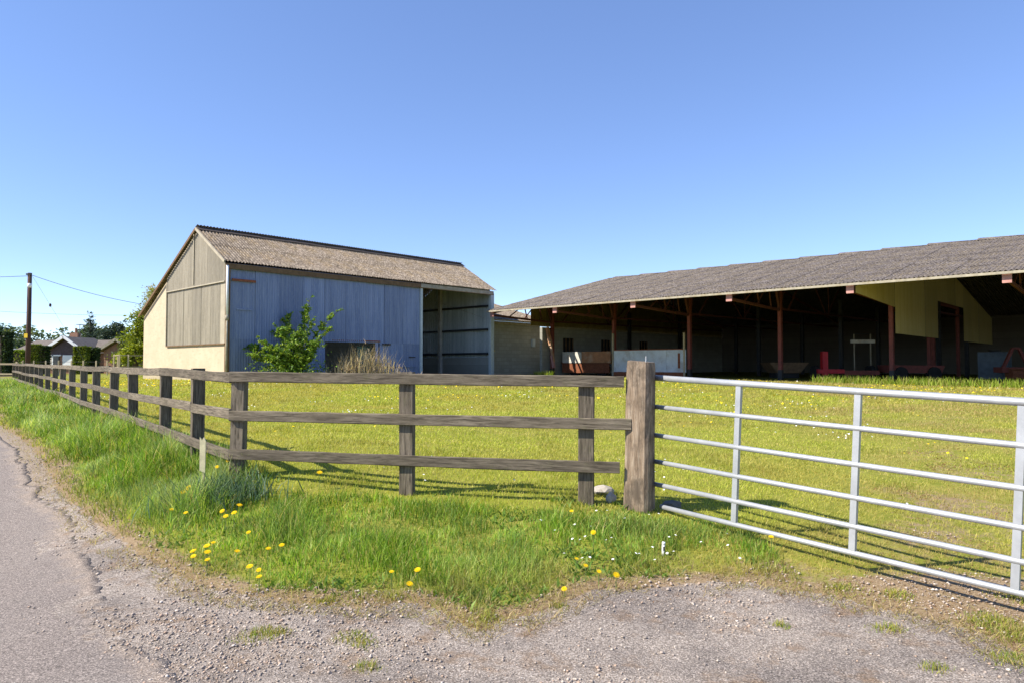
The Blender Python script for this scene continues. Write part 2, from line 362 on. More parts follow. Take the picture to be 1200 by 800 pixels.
pal = np.array([(.42, .34, .28), (.34, .28, .23), (.50, .42, .35), (.26, .22, .19), (.43, .31, .23), (.62, .55, .48)]); pc = pal[RNG.choice(6, n, p=[.3, .25, .17, .12, .12, .04])]
k = N('stone_chips', .9, .2); k.color(k.n('VertexColor', layer_name='col').outputs[0]); M['chips'] = k.m
st = link('gravel', npmesh('gravel', V.reshape(-1, 3), [(ofc[None]+(np.arange(n)*6)[:, None, None]).reshape(-1, 3)], k.m, np.repeat(pc, 6, 0)))
tag(st, 'loose pale gravel strewn over the worn tarmac apron', 'gravel', kind='stuff')

# ------------------------------------------------------------------ grass
def blades(name, x, y, h, w, lean, col, label, cat='grass', z=None, obj=None):
    n = len(x); az = RNG.random(n)*6.28; la = RNG.random(n)*6.28; zz = H(x, y)-.01 if z is None else z
    bx, by = np.cos(az)*w/2, np.sin(az)*w/2; lx, ly = np.cos(la)*lean*h, np.sin(la)*lean*h
    hz = h*np.sqrt(np.clip(1-lean**2*.6, .2, 1))
    V = np.empty((n, 5, 3)); V[:, 0] = np.stack([x-bx, y-by, zz], -1); V[:, 1] = np.stack([x+bx, y+by, zz], -1)
    V[:, 2] = np.stack([x+lx*.35+bx*.75, y+ly*.35+by*.75, zz+hz*.58], -1); V[:, 3] = np.stack([x+lx*.35-bx*.75, y+ly*.35-by*.75, zz+hz*.58], -1)
    V[:, 4] = np.stack([x+lx, y+ly, zz+hz], -1)
    b = (np.arange(n)*5)[:, None]; F4 = b+np.array([[0, 1, 2, 3]]); F3 = b+np.array([[3, 2, 4]])
    o = link(name, npmesh(name, V.reshape(-1, 3), [F4, F3], M['grass'], np.repeat(col, 5, 0)), obj)
    if label: tag(o, label, cat, kind='stuff')
    return o
def gcolr(n, x, y, pal, p, s=.18):
    c = np.array(pal)[RNG.choice(len(pal), n, p=p)]; return np.clip(c*(1+RNG.normal(0, s, (n, 1))), .01, .9)
def fence_side(x, y):     # >0 road side of the two fence runs
    s1 = (x-FC[0])*(-FD[1])-(y-FC[1])*(-FD[0]); g = GP-FC; s2 = (x-FC[0])*g[1]-(y-FC[1])*g[0]
    return np.where(x < FC[0]-.0, s1, s2/np.hypot(*g))
BARN = np.array([(-12, 28.6), (-1.2, 39.9), (-8.3, 46.7), (-19.1, 35.4)])
def open_ground(x, y): return ~inside(x, y, BARN) & ~(((x-12.6)*.69+(y-25.4)*.724 > 4.3) & ((x-12.6)*-.724+(y-25.4)*.69 < 19.5))
# long verge grass
x, y = fan(560000, 3.4, 42, .85); d = edge_d(x, y)+(fnoise(x, y, .3, 91)-.5)*.25; fs = fence_side(x, y)
fr0 = np.where(x > -2.3, .16+.5*(fnoise(x, y, .6, 221)-.4), -.12)
kk = (d > .02) & (((fs > fr0) & (x < 1.35)) | ((x > 1.1) & (x < 1.9) & (y < 5.75) & (fs > -.2))); x, y, d, fs = x[kk], y[kk], d[kk], fs[kk]
b = bare(x, y); tuft = fnoise(x, y, .45, 95); kk = RNG.random(len(x)) > np.clip(b*1.0-.25, 0, .85); x, y, d, fs, tuft, b = (v[kk] for v in (x, y, d, fs, tuft, b)); n = len(x)
hh = (.07+.25*np.clip((tuft-.3)*2.0, 0, 1))*np.clip(d/.7+.22, .22, 1)*np.where(x > -1.2, .68, 1)*np.where(x > .4, .7, 1)*np.where(x > -2.3, np.clip(.35+fs*1.3, .3, 1), 1)*RNG.uniform(.5, 1.2, n); hh = np.where((x < -2.7), hh*1.3, hh); hh = np.minimum(hh, .42)
gp = fnoise(x, y, .9, 97)
c1 = gcolr(n, x, y, [(.09, .19, .02), (.17, .31, .03), (.28, .41, .05), (.44, .50, .17), (.52, .42, .17)], [.27, .30, .24, .11, .08])
pale = np.clip((gp-.5)*4, 0, 1)*np.clip(d/.5, 0, 1)*np.where(x < -2.6, 1, .25); c1 = c1*(1-pale[:, None]*.6)+np.array((.52, .62, .33))*pale[:, None]*.6
dry = np.clip(1-d/np.where(x > -.4, .6, .3), 0, 1)*np.where(x > -.4, .75, .5)*np.clip(.4+1.2*fnoise(x, y, .4, 223), 0, 1.1); dry = np.clip(dry, 0, .85); c1 = c1*np.array((1.0, 1.0, .85)); c1 = c1*(1-dry[:, None])+np.array((.50, .39, .15))*dry[:, None]
blades('verge_grass', x, y, hh, .0045*np.clip(y/4, .9, 6), RNG.uniform(.1, 1.0, n), c1*(.8+.5*np.clip((fnoise(x, y, .3, 225)-.35)*2.4, 0, 1))[:, None], 'long lush green grass on the verge between the road and the fence')
# flattened straw along the ragged edge, and broad leaved weeds among the verge grass
x, y = fan(200000, 3.3, 16, .9); d = edge_d(x, y)+(fnoise(x, y, .25, 191)-.5)*.3; kk = (d > -.16) & (d < .5) & (RNG.random(len(x)) < np.clip(1-d/.5, 0, 1)*(fnoise(x, y, .5, 193) > .38)); x, y = x[kk], y[kk]; n = len(x)
blades('straw_edge', x, y, RNG.uniform(.03, .09, n), np.full(n, .0045), RNG.uniform(.8, 1.25, n), gcolr(n, x, y, [(.5, .4, .2), (.38, .28, .14), (.3, .3, .07), (.24, .15, .08)], [.35, .25, .25, .15]), 'dry straw coloured grass along the ragged edge of the apron')
x, y = fan(90000, 3.3, 11, 1.0); d = edge_d(x, y); kk = ((x > -.3) & (d > -.22) & (d < .25) & (fnoise(x, y, .35, 231) > .53)) | ((x > 1.3) & (d > .1) & (bare(x, y) > .35) & (fnoise(x, y, .4, 233) > .5)); x, y = x[kk], y[kk]; n = len(x)
blades('leaf_litter', x, y, RNG.uniform(.012, .035, n)*np.clip(y/5, 1, 1.6), RNG.uniform(.006, .014, n)*np.clip(y/5, 1, 2), RNG.uniform(.9, 1.3, n), gcolr(n, x, y, [(.26, .13, .06), (.36, .22, .11), (.17, .10, .055)], [.4, .35, .25]), 'brown leaf litter and worn dirt scattered around the gate and the apron edge')
x, y = fan(26000, 3.6, 7.5, 1.0); d = edge_d(x, y); fs = fence_side(x, y); kk = (d > .13) & (fs > -.1) & (x < 1.8) & (fnoise(x, y, .6, 197) > .6); x, y = x[kk], y[kk]; n = len(x)
blades('verge_weeds', x, y, RNG.uniform(.03, .08, n), RNG.uniform(.012, .026, n), RNG.uniform(.5, 1.1, n), gcolr(n, x, y, [(.11, .2, .03), (.16, .27, .04), (.22, .32, .07)], [.4, .4, .2]), 'low broad leaved weeds among the verge grass')
# mown field
x, y = fan(430000, 4.6, 44, 1.0, .80); fs = fence_side(x, y); d = edge_d(x, y)
kk = (d > .05) & ((fs < np.where(x > -2.3, .5, -.02)) | (x > 1.3)) & open_ground(x, y); x, y, d = x[kk], y[kk], d[kk]; b = bare(x, y)
kk = RNG.random(len(x)) > np.clip(b*1.25-.05, 0, .96); x, y, b = x[kk], y[kk], b[kk]; n = len(x); gp = fnoise(x, y, 1.6, 101)
c2 = gcolr(n, x, y, [(.29, .36, .035), (.36, .42, .045), (.43, .44, .07), (.50, .45, .13)], [.3, .36, .24, .10], .12)
c2 = c2*np.array((1.30, 1.22, 1.45)); dry = np.clip((gp-.46)*3.2, 0, .75)+b*.4; dry = np.clip(dry, 0, .85)[:, None]; c2 = c2*(1-dry)+np.array((.50, .42, .10))*dry
cl = np.clip((fnoise(x, y, .5, 211)-.56)*7, 0, 1); c2 = c2*(1-.2*cl[:, None]); rb = np.clip((x-.32*y+.5)/3, 0, 1)*np.clip((fnoise(x, y, 1.0, 213)-.40)*4, 0, 1)+.35*np.clip((fnoise(x, y, 1.7, 217)-.52)*5, 0, 1); rb = np.clip(rb, 0, 1); c2 = c2*(1-.68*rb[:, None])+np.array((.44, .31, .15))*.68*rb[:, None]
blades('field_grass', x, y, RNG.uniform(.02, .055, n)*(1+.5*cl)*np.clip(y/12, 1, 1.6), .0045*np.clip(y/5, 1, 7), RNG.uniform(.2, 1.0, n), c2, 'short sunlit yellow green grass of the yard behind the fence')
def tuft_set(name, spots, label, cols, hmax, per):
    xs, ys, hs = [], [], []
    for (cx, cy, r_) in spots:
        n_ = int(per*r_*r_/.01)+30; q = RNG.normal(0, .5, (n_, 2))*r_; xs.append(cx+q[:, 0]); ys.append(cy+q[:, 1]*.8); hs.append(hmax*RNG.uniform(.4, 1, n_)*np.exp(-(q**2).sum(1)/(r_*r_)))
    x, y, h_ = map(np.concatenate, (xs, ys, hs)); n_ = len(x)
    return blades(name, x, y, h_, .0045*np.clip(y/4, .8, 6), RNG.uniform(.2, 1, n_), gcolr(n_, x, y, cols, [1/len(cols)]*len(cols)), label, z=H(x, y))
olive = [(.26, .30, .04), (.36, .36, .06), (.46, .37, .13), (.18, .26, .035)]
tuft_set('apron_tuft', [ground_at(*p)+(r_*1.35,) for *p, r_ in ((305, 745, .12), (330, 742, .06), (412, 748, .09), (425, 757, .07), (430, 783, .07), (914, 734, .045), (1042, 738, .09), (1096, 784, .07),
    (1050, 698, .09), (985, 690, .1), (570, 725, .08), (1165, 730, .16), (1190, 745, .16), (1185, 775, .12), (655, 712, .05), (1200, 700, .15), (460, 700, .08), (385, 705, .08))],
    'small yellowing grass tufts growing through the gravel apron', olive, .06, 110)
# ragged grass along the shed front
sx = RNG.uniform(-12, 20, 9000); fr = RNG.normal(0, .35, 9000)
e0 = np.array((16.3, 29.3))+np.array((.69, .724))*-2.5; gxs = e0[0]-.724*sx+.69*fr; gys = e0[1]+.69*sx+.724*fr
kk = (fnoise(gxs, gys, 2.5, 107) > np.where(sx > 2.3, .6, .33)) & ((sx < 3.6) | (sx > 17)); gxs, gys = gxs[kk], gys[kk]; n = len(gxs)
blades('shed_edge_grass', gxs, gys, RNG.uniform(.12, .42, n), .03+0*gxs, RNG.uniform(.1, .7, n), gcolr(n, gxs, gys, [(.2, .3, .03), (.3, .37, .05), (.36, .34, .1)], [.4, .4, .2]), 'tall bright grass along the front edge of the open shed')
# flowers nobody could count
def heads(name, x, y, h_, r_, col, label):
    n = len(x); z = H(x, y)+h_; a_ = np.arange(6)/6*6.283
    V = np.empty((n, 7, 3)); til = RNG.uniform(-.5, .5, (n, 2))
    for i in range(6):
        dx, dy = np.cos(a_[i])*r_, np.sin(a_[i])*r_; V[:, i] = np.stack([x+dx, y+dy, z+dx*til[:, 0]+dy*til[:, 1]], -1)
    V[:, 6] = np.stack([x, y, z+r_*.45], -1); b = (np.arange(n)*7)[:, None, None]
    F = (b+np.array([[i, (i+1) % 6, 6] for i in range(6)])[None]).reshape(-1, 3)
    o = link(name, npmesh(name, V.reshape(-1, 3), [F], M['chips'], np.repeat(np.array(col)[None]*(1+RNG.normal(0, .1, (n, 1))), 7, 0))); return tag(o, label, 'flowers', kind='stuff')
x, y = fan(2600, 6.5, 34, .5, .78); fs = fence_side(x, y)
kk = ((fs < -.3) | (x > 1.5)) & open_ground(x, y) & (edge_d(x, y) > .8) & (fnoise(x, y, 3.2, 111) > .55) & (RNG.random(len(x)) < np.clip((y-5)/16, .03, 1)); x, y = x[kk], y[kk]
heads('buttercups', x, y, .06+0*x, .009+.0009*y, (.78, .56, .01), 'yellow buttercups and dandelions scattered across the mown field')
x, y = fan(2400, 6, 30, .7, .78); fs = fence_side(x, y)
kk = ((fs < -.3) | (x > 1.6)) & open_ground(x, y) & (edge_d(x, y) > .8) & (fnoise(x, y, 1.5, 117) > .60) & (bare(x, y) < .5); x, y = x[kk], y[kk]
x2, y2 = scatter(34, .2, 1.7, 4.7, 5.7); kk = edge_d(x2, y2) > .3; x, y = np.concatenate([x, x2[kk]]), np.concatenate([y, y2[kk]])
heads('daisies', x, y, .05+0*x, .007+.0006*y, (.78, .78, .74), 'small white daisies dotted in drifts through the short grass')

# ------------------------------------------------------------------ timber
def beam_mesh(name, L, w, h, m, segs=8, jit=.002, ch=.006, taper=None, warp=0):
    b = MB(); prof = [(-w/2+ch, -h/2), (w/2-ch, -h/2), (w/2, -h/2+ch), (w/2, h/2-ch), (w/2-ch, h/2), (-w/2+ch, h/2), (-w/2, h/2-ch), (-w/2, -h/2+ch)]
    wa, wp = random.uniform(-warp, warp), random.uniform(0, 6)
    for i in range(segs+1):
        t = i/segs; off = wa*math.sin(t*3.1+wp); sc = 1 if not taper else taper(t)
        for (a_, c_) in prof: b.v.append((t*L+random.uniform(-jit, jit)*(0 if i in (0, segs) else 1), a_*sc+random.uniform(-jit, jit), c_*sc+off+random.uniform(-jit, jit)))
    for i in range(segs):
        for q in range(8): b.f.append((i*8+q, i*8+(q+1) % 8, (i+1)*8+(q+1) % 8, (i+1)*8+q))
    b.f.append(tuple(range(8))[::-1]); b.f.append(tuple(segs*8+q for q in range(8)))
    return b.mesh(name, m)
def beam(name, p0, p1, w, h, m, parent, yax=None, **kw):
    p0, p1 = Vector(p0), Vector(p1); d = p1-p0; o = link(name, beam_mesh(name, d.length, w, h, m, **kw), parent)
    x = d.normalized(); y = Vector(yax) if yax is not None else Vector((0, 0, 1)).cross(x); y = (y-x*y.dot(x)).normalized(); z = x.cross(y)
    mt = Matrix((x, y, z)).transposed().to_4x4(); mt.translation = p0-(parent.location if parent else Vector())
    if parent and parent.rotation_euler.z: mt = Matrix.Rotation(-parent.rotation_euler.z, 4, 'Z') @ mt
    o.matrix_basis = mt; return o
# front run: corner post to the big gate post
def side(v): return Vector((v[0], v[1], 0))
fr = thing('post_and_rail_fence', 'weathered three rail wooden fence between the corner post and the heavy gate post', 'fence', (FC[0], FC[1], h1(*FC)))
g = (GP-FC)/np.hypot(*(GP-FC)); outw = Vector((g[1], -g[0], 0))         # towards the road
Lf = np.hypot(*(GP-FC))
for s_, top in ((.447, 1.075), (.8734, 1.045)):
    p = FC+(GP-FC)*s_; z0 = h1(*p)
    beam('post', (p[0], p[1], z0-.25), (p[0]+random.uniform(-.01, .01), p[1], top), .135, .075, M['fence'], fr, yax=(g[0], g[1], 0), segs=6)
for za, zb, e in ((1.03, .995, -.15), (.654, .637, -.09), (.288, .268, -.19)):
    j = .36 if za > 1 else 3.82
    pa = FC-g*.05; pb = FC+g*(Lf+e)
    o_ = outw*.062
    beam('rail', (pa[0]+o_.x, pa[1]+o_.y, za), (pb[0]+o_.x, pb[1]+o_.y, zb), .036, .098, M['fence'], fr, segs=16, warp=.012, jit=.0025)
# roadside run
lf = thing('post_and_rail_fence', 'long wooden fence running beside the road away to the houses, with many posts', 'fence', (*fpt(20), h1(*fpt(20))))
PT = [0, 1.45, 3.04, 5.23, 7.08, 9.1, 10.95, 13, 15.2, 17.3, 19.4, 21.9, 24, 26.3, 28.8, 31.2, 33.7, 36.3, 39]
outl = Vector((-FD[1], FD[0]*1.0, 0)); outl = Vector((-.781, -.625, 0))
def railz(t): return 1.03+.10*t/40+.012*math.sin(t*.9)
for i, t in enumerate(PT):
    p = fpt(t); z0 = h1(*p); top = railz(t)+(-.0 if i == 0 else random.choice((.0, .03, .045))+.01); ln = random.uniform(-.02, .02)
    beam('post', (p[0], p[1], z0-.25), (p[0]+ln, p[1], top), .135, .085, M['fence'], lf, yax=((1, -.1, 0) if i == 0 else (.781, .625, 0)), segs=5)
for za in (0, -.376, -.742):
    i = 0
    while i < len(PT)-1:
        jn = min(len(PT)-1, i+2 if not (i == 0 and za == -.376) else i+1); a_, b_ = fpt(PT[i]+.005), fpt(PT[jn]-.005); ofs = outl*.066
        beam('rail', (a_[0]+ofs.x, a_[1]+ofs.y, railz(PT[i])+za+random.uniform(-.008, .008)), (b_[0]+ofs.x, b_[1]+ofs.y, railz(PT[jn])+za+random.uniform(-.008, .008)), .036, .1, M['fence'], lf, segs=10, warp=.012, jit=.003)
        i = jn
# heavy gate post
def gatepost():
    zb = h1(*GP)-.3; b = MB(); n_ = 24; rings = 26; HH = 1.17-zb
    for i in range(rings+1):
        t = i/rings; z = t*HH; sc = 1.10-.12*t+.02*math.sin(t*9)
        for q in range(n_):
            a_ = 2*math.pi*(q+.5)/n_; ca_, sa_ = math.cos(a_), math.sin(a_); e = 7 if i < rings-1 else 6
            r_ = 1/((abs(ca_)**e+abs(sa_)**e)**(1/e)); r_ *= 1-.03*max(0, math.sin(q*2.3+t*4))-random.uniform(0, .018)
            if i == rings: r_ *= .95
            b.v.append((ca_*r_*.108*sc-.062+.055*t, sa_*r_*.098*sc+.04-.04*t, z+(random.uniform(-.006, .006) if i < rings else -.01*ca_)))
    for i in range(rings):
        for q in range(n_): b.f.append((i*n_+q, i*n_+(q+1) % n_, (i+1)*n_+(q+1) % n_, (i+1)*n_+q))
    b.f.append(tuple(rings*n_+q for q in range(n_))); t_ = thing('gate_post', 'thick square weathered timber gate post where the wooden fence meets the metal gate', 'gate post', (GP[0], GP[1]-.02, h1(*GP)))
    o = b.build('timber', M['postw2'], t_, False, (0, 0, zb-h1(*GP))); o.rotation_euler.z = R(-33)
    s = MB().tube([(.02, -.06, 1.16-h1(*GP)), (.022, -.062, 1.215-h1(*GP))], .006, 6); s.build('metal_pin', M['galv'], t_)
k = N('gatepost_timber', .9, .15); co = k.co((26, 26, 2.4)); g_ = k.noise(2, 9, .7, co, .6); w_ = k.noise(4.5, 6, .7, k.co((1, 1, .6)))
c = k.ramp(g_, (.27, (.10, .065, .04)), (.5, (.27, .20, .14)), (.72, (.46, .375, .285)))
c = k.mix(k.ramp(w_, (.46, 0), (.60, .85)), c, (.10, .078, .058)); c = k.mix(k.ramp(k.noise(2.2, 3, .5, k.co((40, 40, 1.2)), 1), (.31, .85), (.36, 0)), c, (.03, .022, .016))
M['postw2'] = k.color(c).bump(g_, .9, .012).m
gatepost()
# galvanised field gate, sagging towards its far end
ga = thing('field_gate', 'galvanised steel field gate with six bars hung beside the timber post', 'gate', (1.25, 5.9, h1(1.25, 5.9)))
gz = h1(1.25, 5.9)
def gpt(s, z): return Vector((1.69*s, -1.98*s, z-.095*s-gz))
ZB = (1.03, .78, .535, .31, .115, -.065)
for i, z in enumerate(ZB):
    s0 = -.03 if i < 5 else .012; b = MB().tube([gpt(s0, z), gpt(.5, z-.004), gpt(1.0, z-.003), gpt(1.41, z)], .025 if i == 0 else .020, 12)
    b.build('gate_bar', M['galv'], ga, True)
for s_ in (-.03, .302, .645, .995, 1.40):
    a_ = gpt(s_, ZB[0]-.02); b_ = gpt(s_-.022, ZB[5]-.0); d_ = Vector((1.69, -1.98, 0)).normalized()
    b = MB(); nrm = Vector((-1.98, -1.69, 0)).normalized()
    q = [(-.021, -.016), (.021, -.016), (.021, .016), (-.021, .016)]; b.add([p+d_*x_+nrm*(y_-.004) for p in (b_, a_) for x_, y_ in q], [(3, 2, 1, 0), (4, 5, 6, 7), (0, 1, 5, 4), (1, 2, 6, 5), (2, 3, 7, 6), (3, 0, 4, 7)])
    b.build('gate_upright', M['galv'], ga)

# ------------------------------------------------------------------ small things on the verge
def rock(name, px, py, d, label, m):
    x, y = ground_at(px, py); bm = bmesh.new(); bmesh.ops.create_icosphere(bm, subdivisions=2, radius=.5)
    for v in bm.verts:
        v.co *= 1+random.uniform(-.16, .12); v.co.x *= d[0]; v.co.y *= d[1]; v.co.z *= d[2]
    me = bpy.data.meshes.new(name); bm.to_mesh(me); bm.free(); me.materials.append(m); o = link(name, me, None, (x, y, h1(x, y)+d[2]*.25), (0, 0, random.uniform(-.4, .4))); tag(o, label, 'stone')
M['rock'] = mat_plain('rock', (.38, .34, .29), .9, .2, .3, 14, bump=.6); M['rockd'] = mat_plain('dark_rock', (.13, .12, .11), .9, .2, .3, 14, bump=.6)
rock('stone', 707, 578, (.22, .14, .11), 'pale flat stone lying left of the heavy gate post', M['rock'])
rock('stone', 716, 588, (.1, .09, .12), 'small upright stone leaning in front of the flat one by the gate post', M['rock'])
rock('stone', 787, 594, (.19, .15, .09), 'dark stone lying in the shade behind the lowest gate bar', M['rockd'])
x, y = ground_at(238, 578); s_ = thing('marker_stake', 'thin pale stake with a cream tag on top standing in grass before the fence', 'stake', (x, y, h1(x, y)))
MB().bar((0, 0, -.15), (.005, 0, .33), .02, .012).build('stick', M['palewood'], s_)
M['tag'] = mat_plain('cream_tag', (.62, .55, .33), .7, .2, .2, 20)
MB().prism([(-.026, -.012, .19), (.024, -.012, .17), (.028, -.012, .46), (.012, -.012, .50), (-.008, -.012, .47), (-.028, -.012, .5)], (0, -.012, 0)).build('tag', M['tag'], s_)
x, y = ground_at(777, 650); s_ = thing('marker_peg', 'small white plastic peg with dark cap in the grass beside the gate', 'peg', (x, y, h1(x, y)))
MB().tube([(0, 0, -.03), (.004, 0, .075)], .011, 8).build('shaft', M['white'], s_, True); MB().tube([(.004, 0, .076), (.006, 0, .095)], .012, 8).build('cap', M['white'], s_, True)
MB().box((.004, -.012, .05), (.012, .004, .03)).build('slot', M['dark'], s_)
# daffodil leaves
x0, y0 = ground_at(252, 592); n = 900; q = RNG.normal(0, .17, (n, 2)); dl = thing('daffodil_clump', 'clump of blue green daffodil leaves at the foot of the corner post', 'plant', (x0, y0, h1(x0, y0)))
bl = blades('leaves', x0+q[:, 0]*1.3, y0+q[:, 1]*.8, RNG.uniform(.12, .27, n), np.full(n, .011), RNG.uniform(.2, .8, n), gcolr(n, None, None, [(.07, .13, .06), (.11, .19, .10), (.2, .28, .19)], [.4, .4, .2]), None)
bl.parent = dl; bl.location = (-x0, -y0, -h1(x0, y0))
# dandelions
b = MB(); 
for ring, (r_, n_, z_) in enumerate(((1, 14, .0), (.72, 11, .18), (.42, 8, .3))):
    for i in range(n_):
        a_ = 6.283*i/n_+ring*.3; w_ = .2; b.add([(math.cos(a_-w_)*r_*.25, math.sin(a_-w_)*r_*.25, z_), (math.cos(a_-w_*.6)*r_, math.sin(a_-w_*.6)*r_, z_+.12), (math.cos(a_+w_*.6)*r_, math.sin(a_+w_*.6)*r_, z_+.12), (math.cos(a_+w_)*r_*.25, math.sin(a_+w_)*r_*.25, z_)], [(0, 1, 2, 3)])
b.tube([(0, 0, -.5), (0, 0, .02)], [.2, .45], 7)
M['dand'] = mat_plain('dandelion_yellow', (.80, .52, .005), .7, .1, .12, 40, bump=0); M['stem'] = mat_plain('stem', (.14, .2, .05), .7, .2, .2)
DH = b.mesh('flower_head', M['dand']); DS = MB().tube([(0, 0, 0), (.006, .004, .08), (.002, 0, .16)], .0025, 5).mesh('stem', M['stem'])
DAN = [(201, 597, 'left edge of the long verge grass, furthest left of all'), (217, 601, 'left foot of the daffodil clump, low and half closed'), (219, 574, 'tight bunch behind the daffodil clump, nearest the stake'), (214, 577, 'tight bunch behind the daffodil clump, its left flower'), (221, 571, 'tight bunch behind the daffodil clump, its top flower'),
 (267, 561, 'just in front of the corner fence post'), (254, 560, 'left of the one before the corner fence post'), (260, 599, 'front of the daffodil clump, upper of a pair'), (264, 605, 'front of the daffodil clump, large lower one of a pair'), (280, 592, 'right end of the daffodil clump, standing highest'), (274, 601, 'right end of the daffodil clump, below the highest'),
 (291, 624, 'open grass right of and below the daffodil clump'), (250, 636, 'group of six near the verge edge, topmost flower'), (242, 640, 'group of six near the verge edge, second from top'), (243, 647, 'group of six near the verge edge, middle right'), (226, 646, 'group of six near the verge edge, big left flower'), (226, 652, 'group of six near the verge edge, under the big left flower'), (243, 656, 'group of six near the verge edge, lowest flower'),
 (278, 646, 'alone right of the group of six'), (314, 643, 'flat and facing up beside dock leaves'), (330, 639, 'small, right of the flat one by the dock leaves'), (292, 664, 'above the pair on the lower verge edge'), (303, 668, 'small upper one of the pair on the lower verge edge'), (303, 676, 'big round one closest to the gravel on the left'),
 (374, 567, 'in the fence shadow right of the corner post'), (459, 670, 'left of three beside the gravel bay'), (489, 668, 'small, right of three beside the gravel bay'), (480, 687, 'nearest the gravel of three beside the bay'),
 (670, 599, 'between the last fence post and the pale stones'), (695, 624, 'below the pale stones by the gate post'), (676, 655, 'middle of the daisies left of the white peg'), (686, 663, 'right under the one among the daisies'), (702, 670, 'above the bare earth patch, left of two'), (722, 674, 'above the bare earth patch, right of two'), (661, 693, 'lowest one, on the brown edge of the apron'), (904, 629, 'under the metal gate beside its shadow')]
for i, (px, py, wh) in enumerate(DAN):
    x, y = ground_at(px, py+(19 if py < 680 else 6)); z = h1(x, y); d_ = thing('dandelion', 'yellow dandelion ' + wh, 'dandelion', (x, y, z), random.uniform(0, 6), 'dandelions on the verge')
    st_ = link('stem', DS, d_); hz = .112*(y/4.6) if py < 680 else .05; st_.scale = (1, 1, hz/.16)
    hd = link('flower_head', DH, d_, (.002, 0, hz)); r_ = random.uniform(.015, .023)*(y/4.6)**.5; hd.scale = (r_, r_, r_); hd.rotation_euler = (random.uniform(.1, .7), random.uniform(-.3, .3), -d_.rotation_euler.z)
    if i: pass

# ------------------------------------------------------------------ corrugated sheet helpers
def corr(o, a, s, n, wa, ls, pitch=.146, amp=.027, segs=4, top=None, name='sheet', m=None):
    """corrugated sheet: width wa along unit a, length ls (or top(x)) along unit s, waves along normal n"""
    o, a, s, n = Vector(o), Vector(a), Vector(s), Vector(n); b = MB(); nn = max(2, int(round(wa/pitch*segs)))
    for i in range(nn+1):
        x = wa*i/nn; w = math.sin(2*math.pi*i/segs)*amp if segs > 2 else (amp if i % 2 else -amp); L = top(x) if top else ls
        b.v.append(tuple(o+a*x+n*w)); b.v.append(tuple(o+a*x+n*w+s*L))
    for i in range(nn): b.f.append((2*i, 2*i+2, 2*i+3, 2*i+1))
    me = bpy.data.meshes.new(name); me.from_pydata(b.v, [], b.f); me.materials.append(m)
    me.polygons.foreach_set('use_smooth', [segs > 2]*len(me.polygons)); return me
def roof_sheets(parent, o, a, s, cols, rows, L, m, name, cw=1.022, pitch=.146, amp=.026):
    a, s = Vector(a), Vector(s); n = a.cross(s)
    if n.z < 0: n = -n
    me = corr((0, 0, 0), a, s, n, cw+.04, L+.12, pitch, amp, 4, None, name, m)
    for c_ in range(cols):
        for r_ in range(rows):
            link(name, me, parent, Vector(o)+a*(c_*cw)+s*(r_*L)-s*.1*(r_ > 0)+n*(r_*.012+random.uniform(-.003, .003)+.004*(c_ % 2))+s*random.uniform(-.015, .015))
def roof_mat(name, base, light, lich, dark):
    k = N(name, .95, .12); co = k.co((1, 1, 1)); n_ = k.noise(2.2, 8, .7, co); f = k.noise(5.5, 8, .85, co); l_ = k.noise(1.1, 7, .72, k.co((1, 1, 1), rnd=False))
    c = k.ramp(f, (.38, dark), (.5, base), (.62, light)); c = k.mix(k.ramp(n_, (.42, 0), (.62, .4)), c, tuple((p+q)/2 for p, q in zip(base, light)))
    c = k.mix(k.ramp(l_, (.55, 0), (.70, .65)), c, lich)
    hs = k.n('HueSaturation'); k.l(k.math('ADD', k.math('MULTIPLY', k.oi.outputs['Random'], .14), .93), hs.inputs['Value']); k.l(c, hs.inputs['Color'])
    return k.color(k.mix(1.0, hs.outputs[0], k.ramp(k.noise(17, 3, .6, k.co((1, 1, 1))), (.36, .5), (.5, .95), (.64, 1.55)), 'MULTIPLY')).bump(f, .5, .01).m
M['roofA'] = roof_mat('barn_roof_sheet', (.225, .178, .132), (.38, .32, .255), (.27, .19, .09), (.085, .064, .046))
M['roofB'] = roof_mat('shed_roof_sheet', (.140, .117, .104), (.25, .22, .20), (.22, .17, .085), (.07, .058, .05))
def sheet_mat(name, a, b, streak, rust=None, metal=0, rough=.65):
    k = N(name, rough, .3); k.b.inputs['Metallic'].default_value = metal; n_ = k.noise(1.6, 7, .65, k.co((3, 3, .25))); f = k.noise(9, 6, .7, k.co((4, 4, .6)))
    c = k.ramp(n_, (.4, a), (.6, b)); c = k.mix(k.ramp(f, (.48, 0), (.64, .5)), c, streak)
    if rust: c = k.mix(k.ramp(k.noise(1.4, 8, .75, k.co((1, 1, .6))), (.57, 0), (.68, .8)), c, rust)
    hs = k.n('HueSaturation'); k.l(k.math('ADD', k.math('MULTIPLY', k.oi.outputs['Random'], .26), .87), hs.inputs['Value']); k.l(c, hs.inputs['Color'])
    return k.color(hs.outputs[0]).bump(n_, .15, .01).m
M['blue'] = sheet_mat('blue_painted_sheet', (.155, .20, .33), (.22, .27, .41), (.30, .335, .42))
M['tan'] = sheet_mat('tan_cement_sheet', (.19, .165, .12), (.265, .232, .172), (.32, .285, .22))
M['tanlight'] = mat_plain('pale_cement_edge', (.37, .325, .245), .85, .2, .15, 3)
M['greys'] = sheet_mat('grey_steel_sheet', (.36, .41, .42), (.5, .55, .55), (.24, .25, .22))
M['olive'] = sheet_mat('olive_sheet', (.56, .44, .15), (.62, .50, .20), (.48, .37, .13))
M['oliveb'] = sheet_mat('dull_olive_sheet', (.16, .12, .035), (.21, .16, .05), (.11, .085, .03))
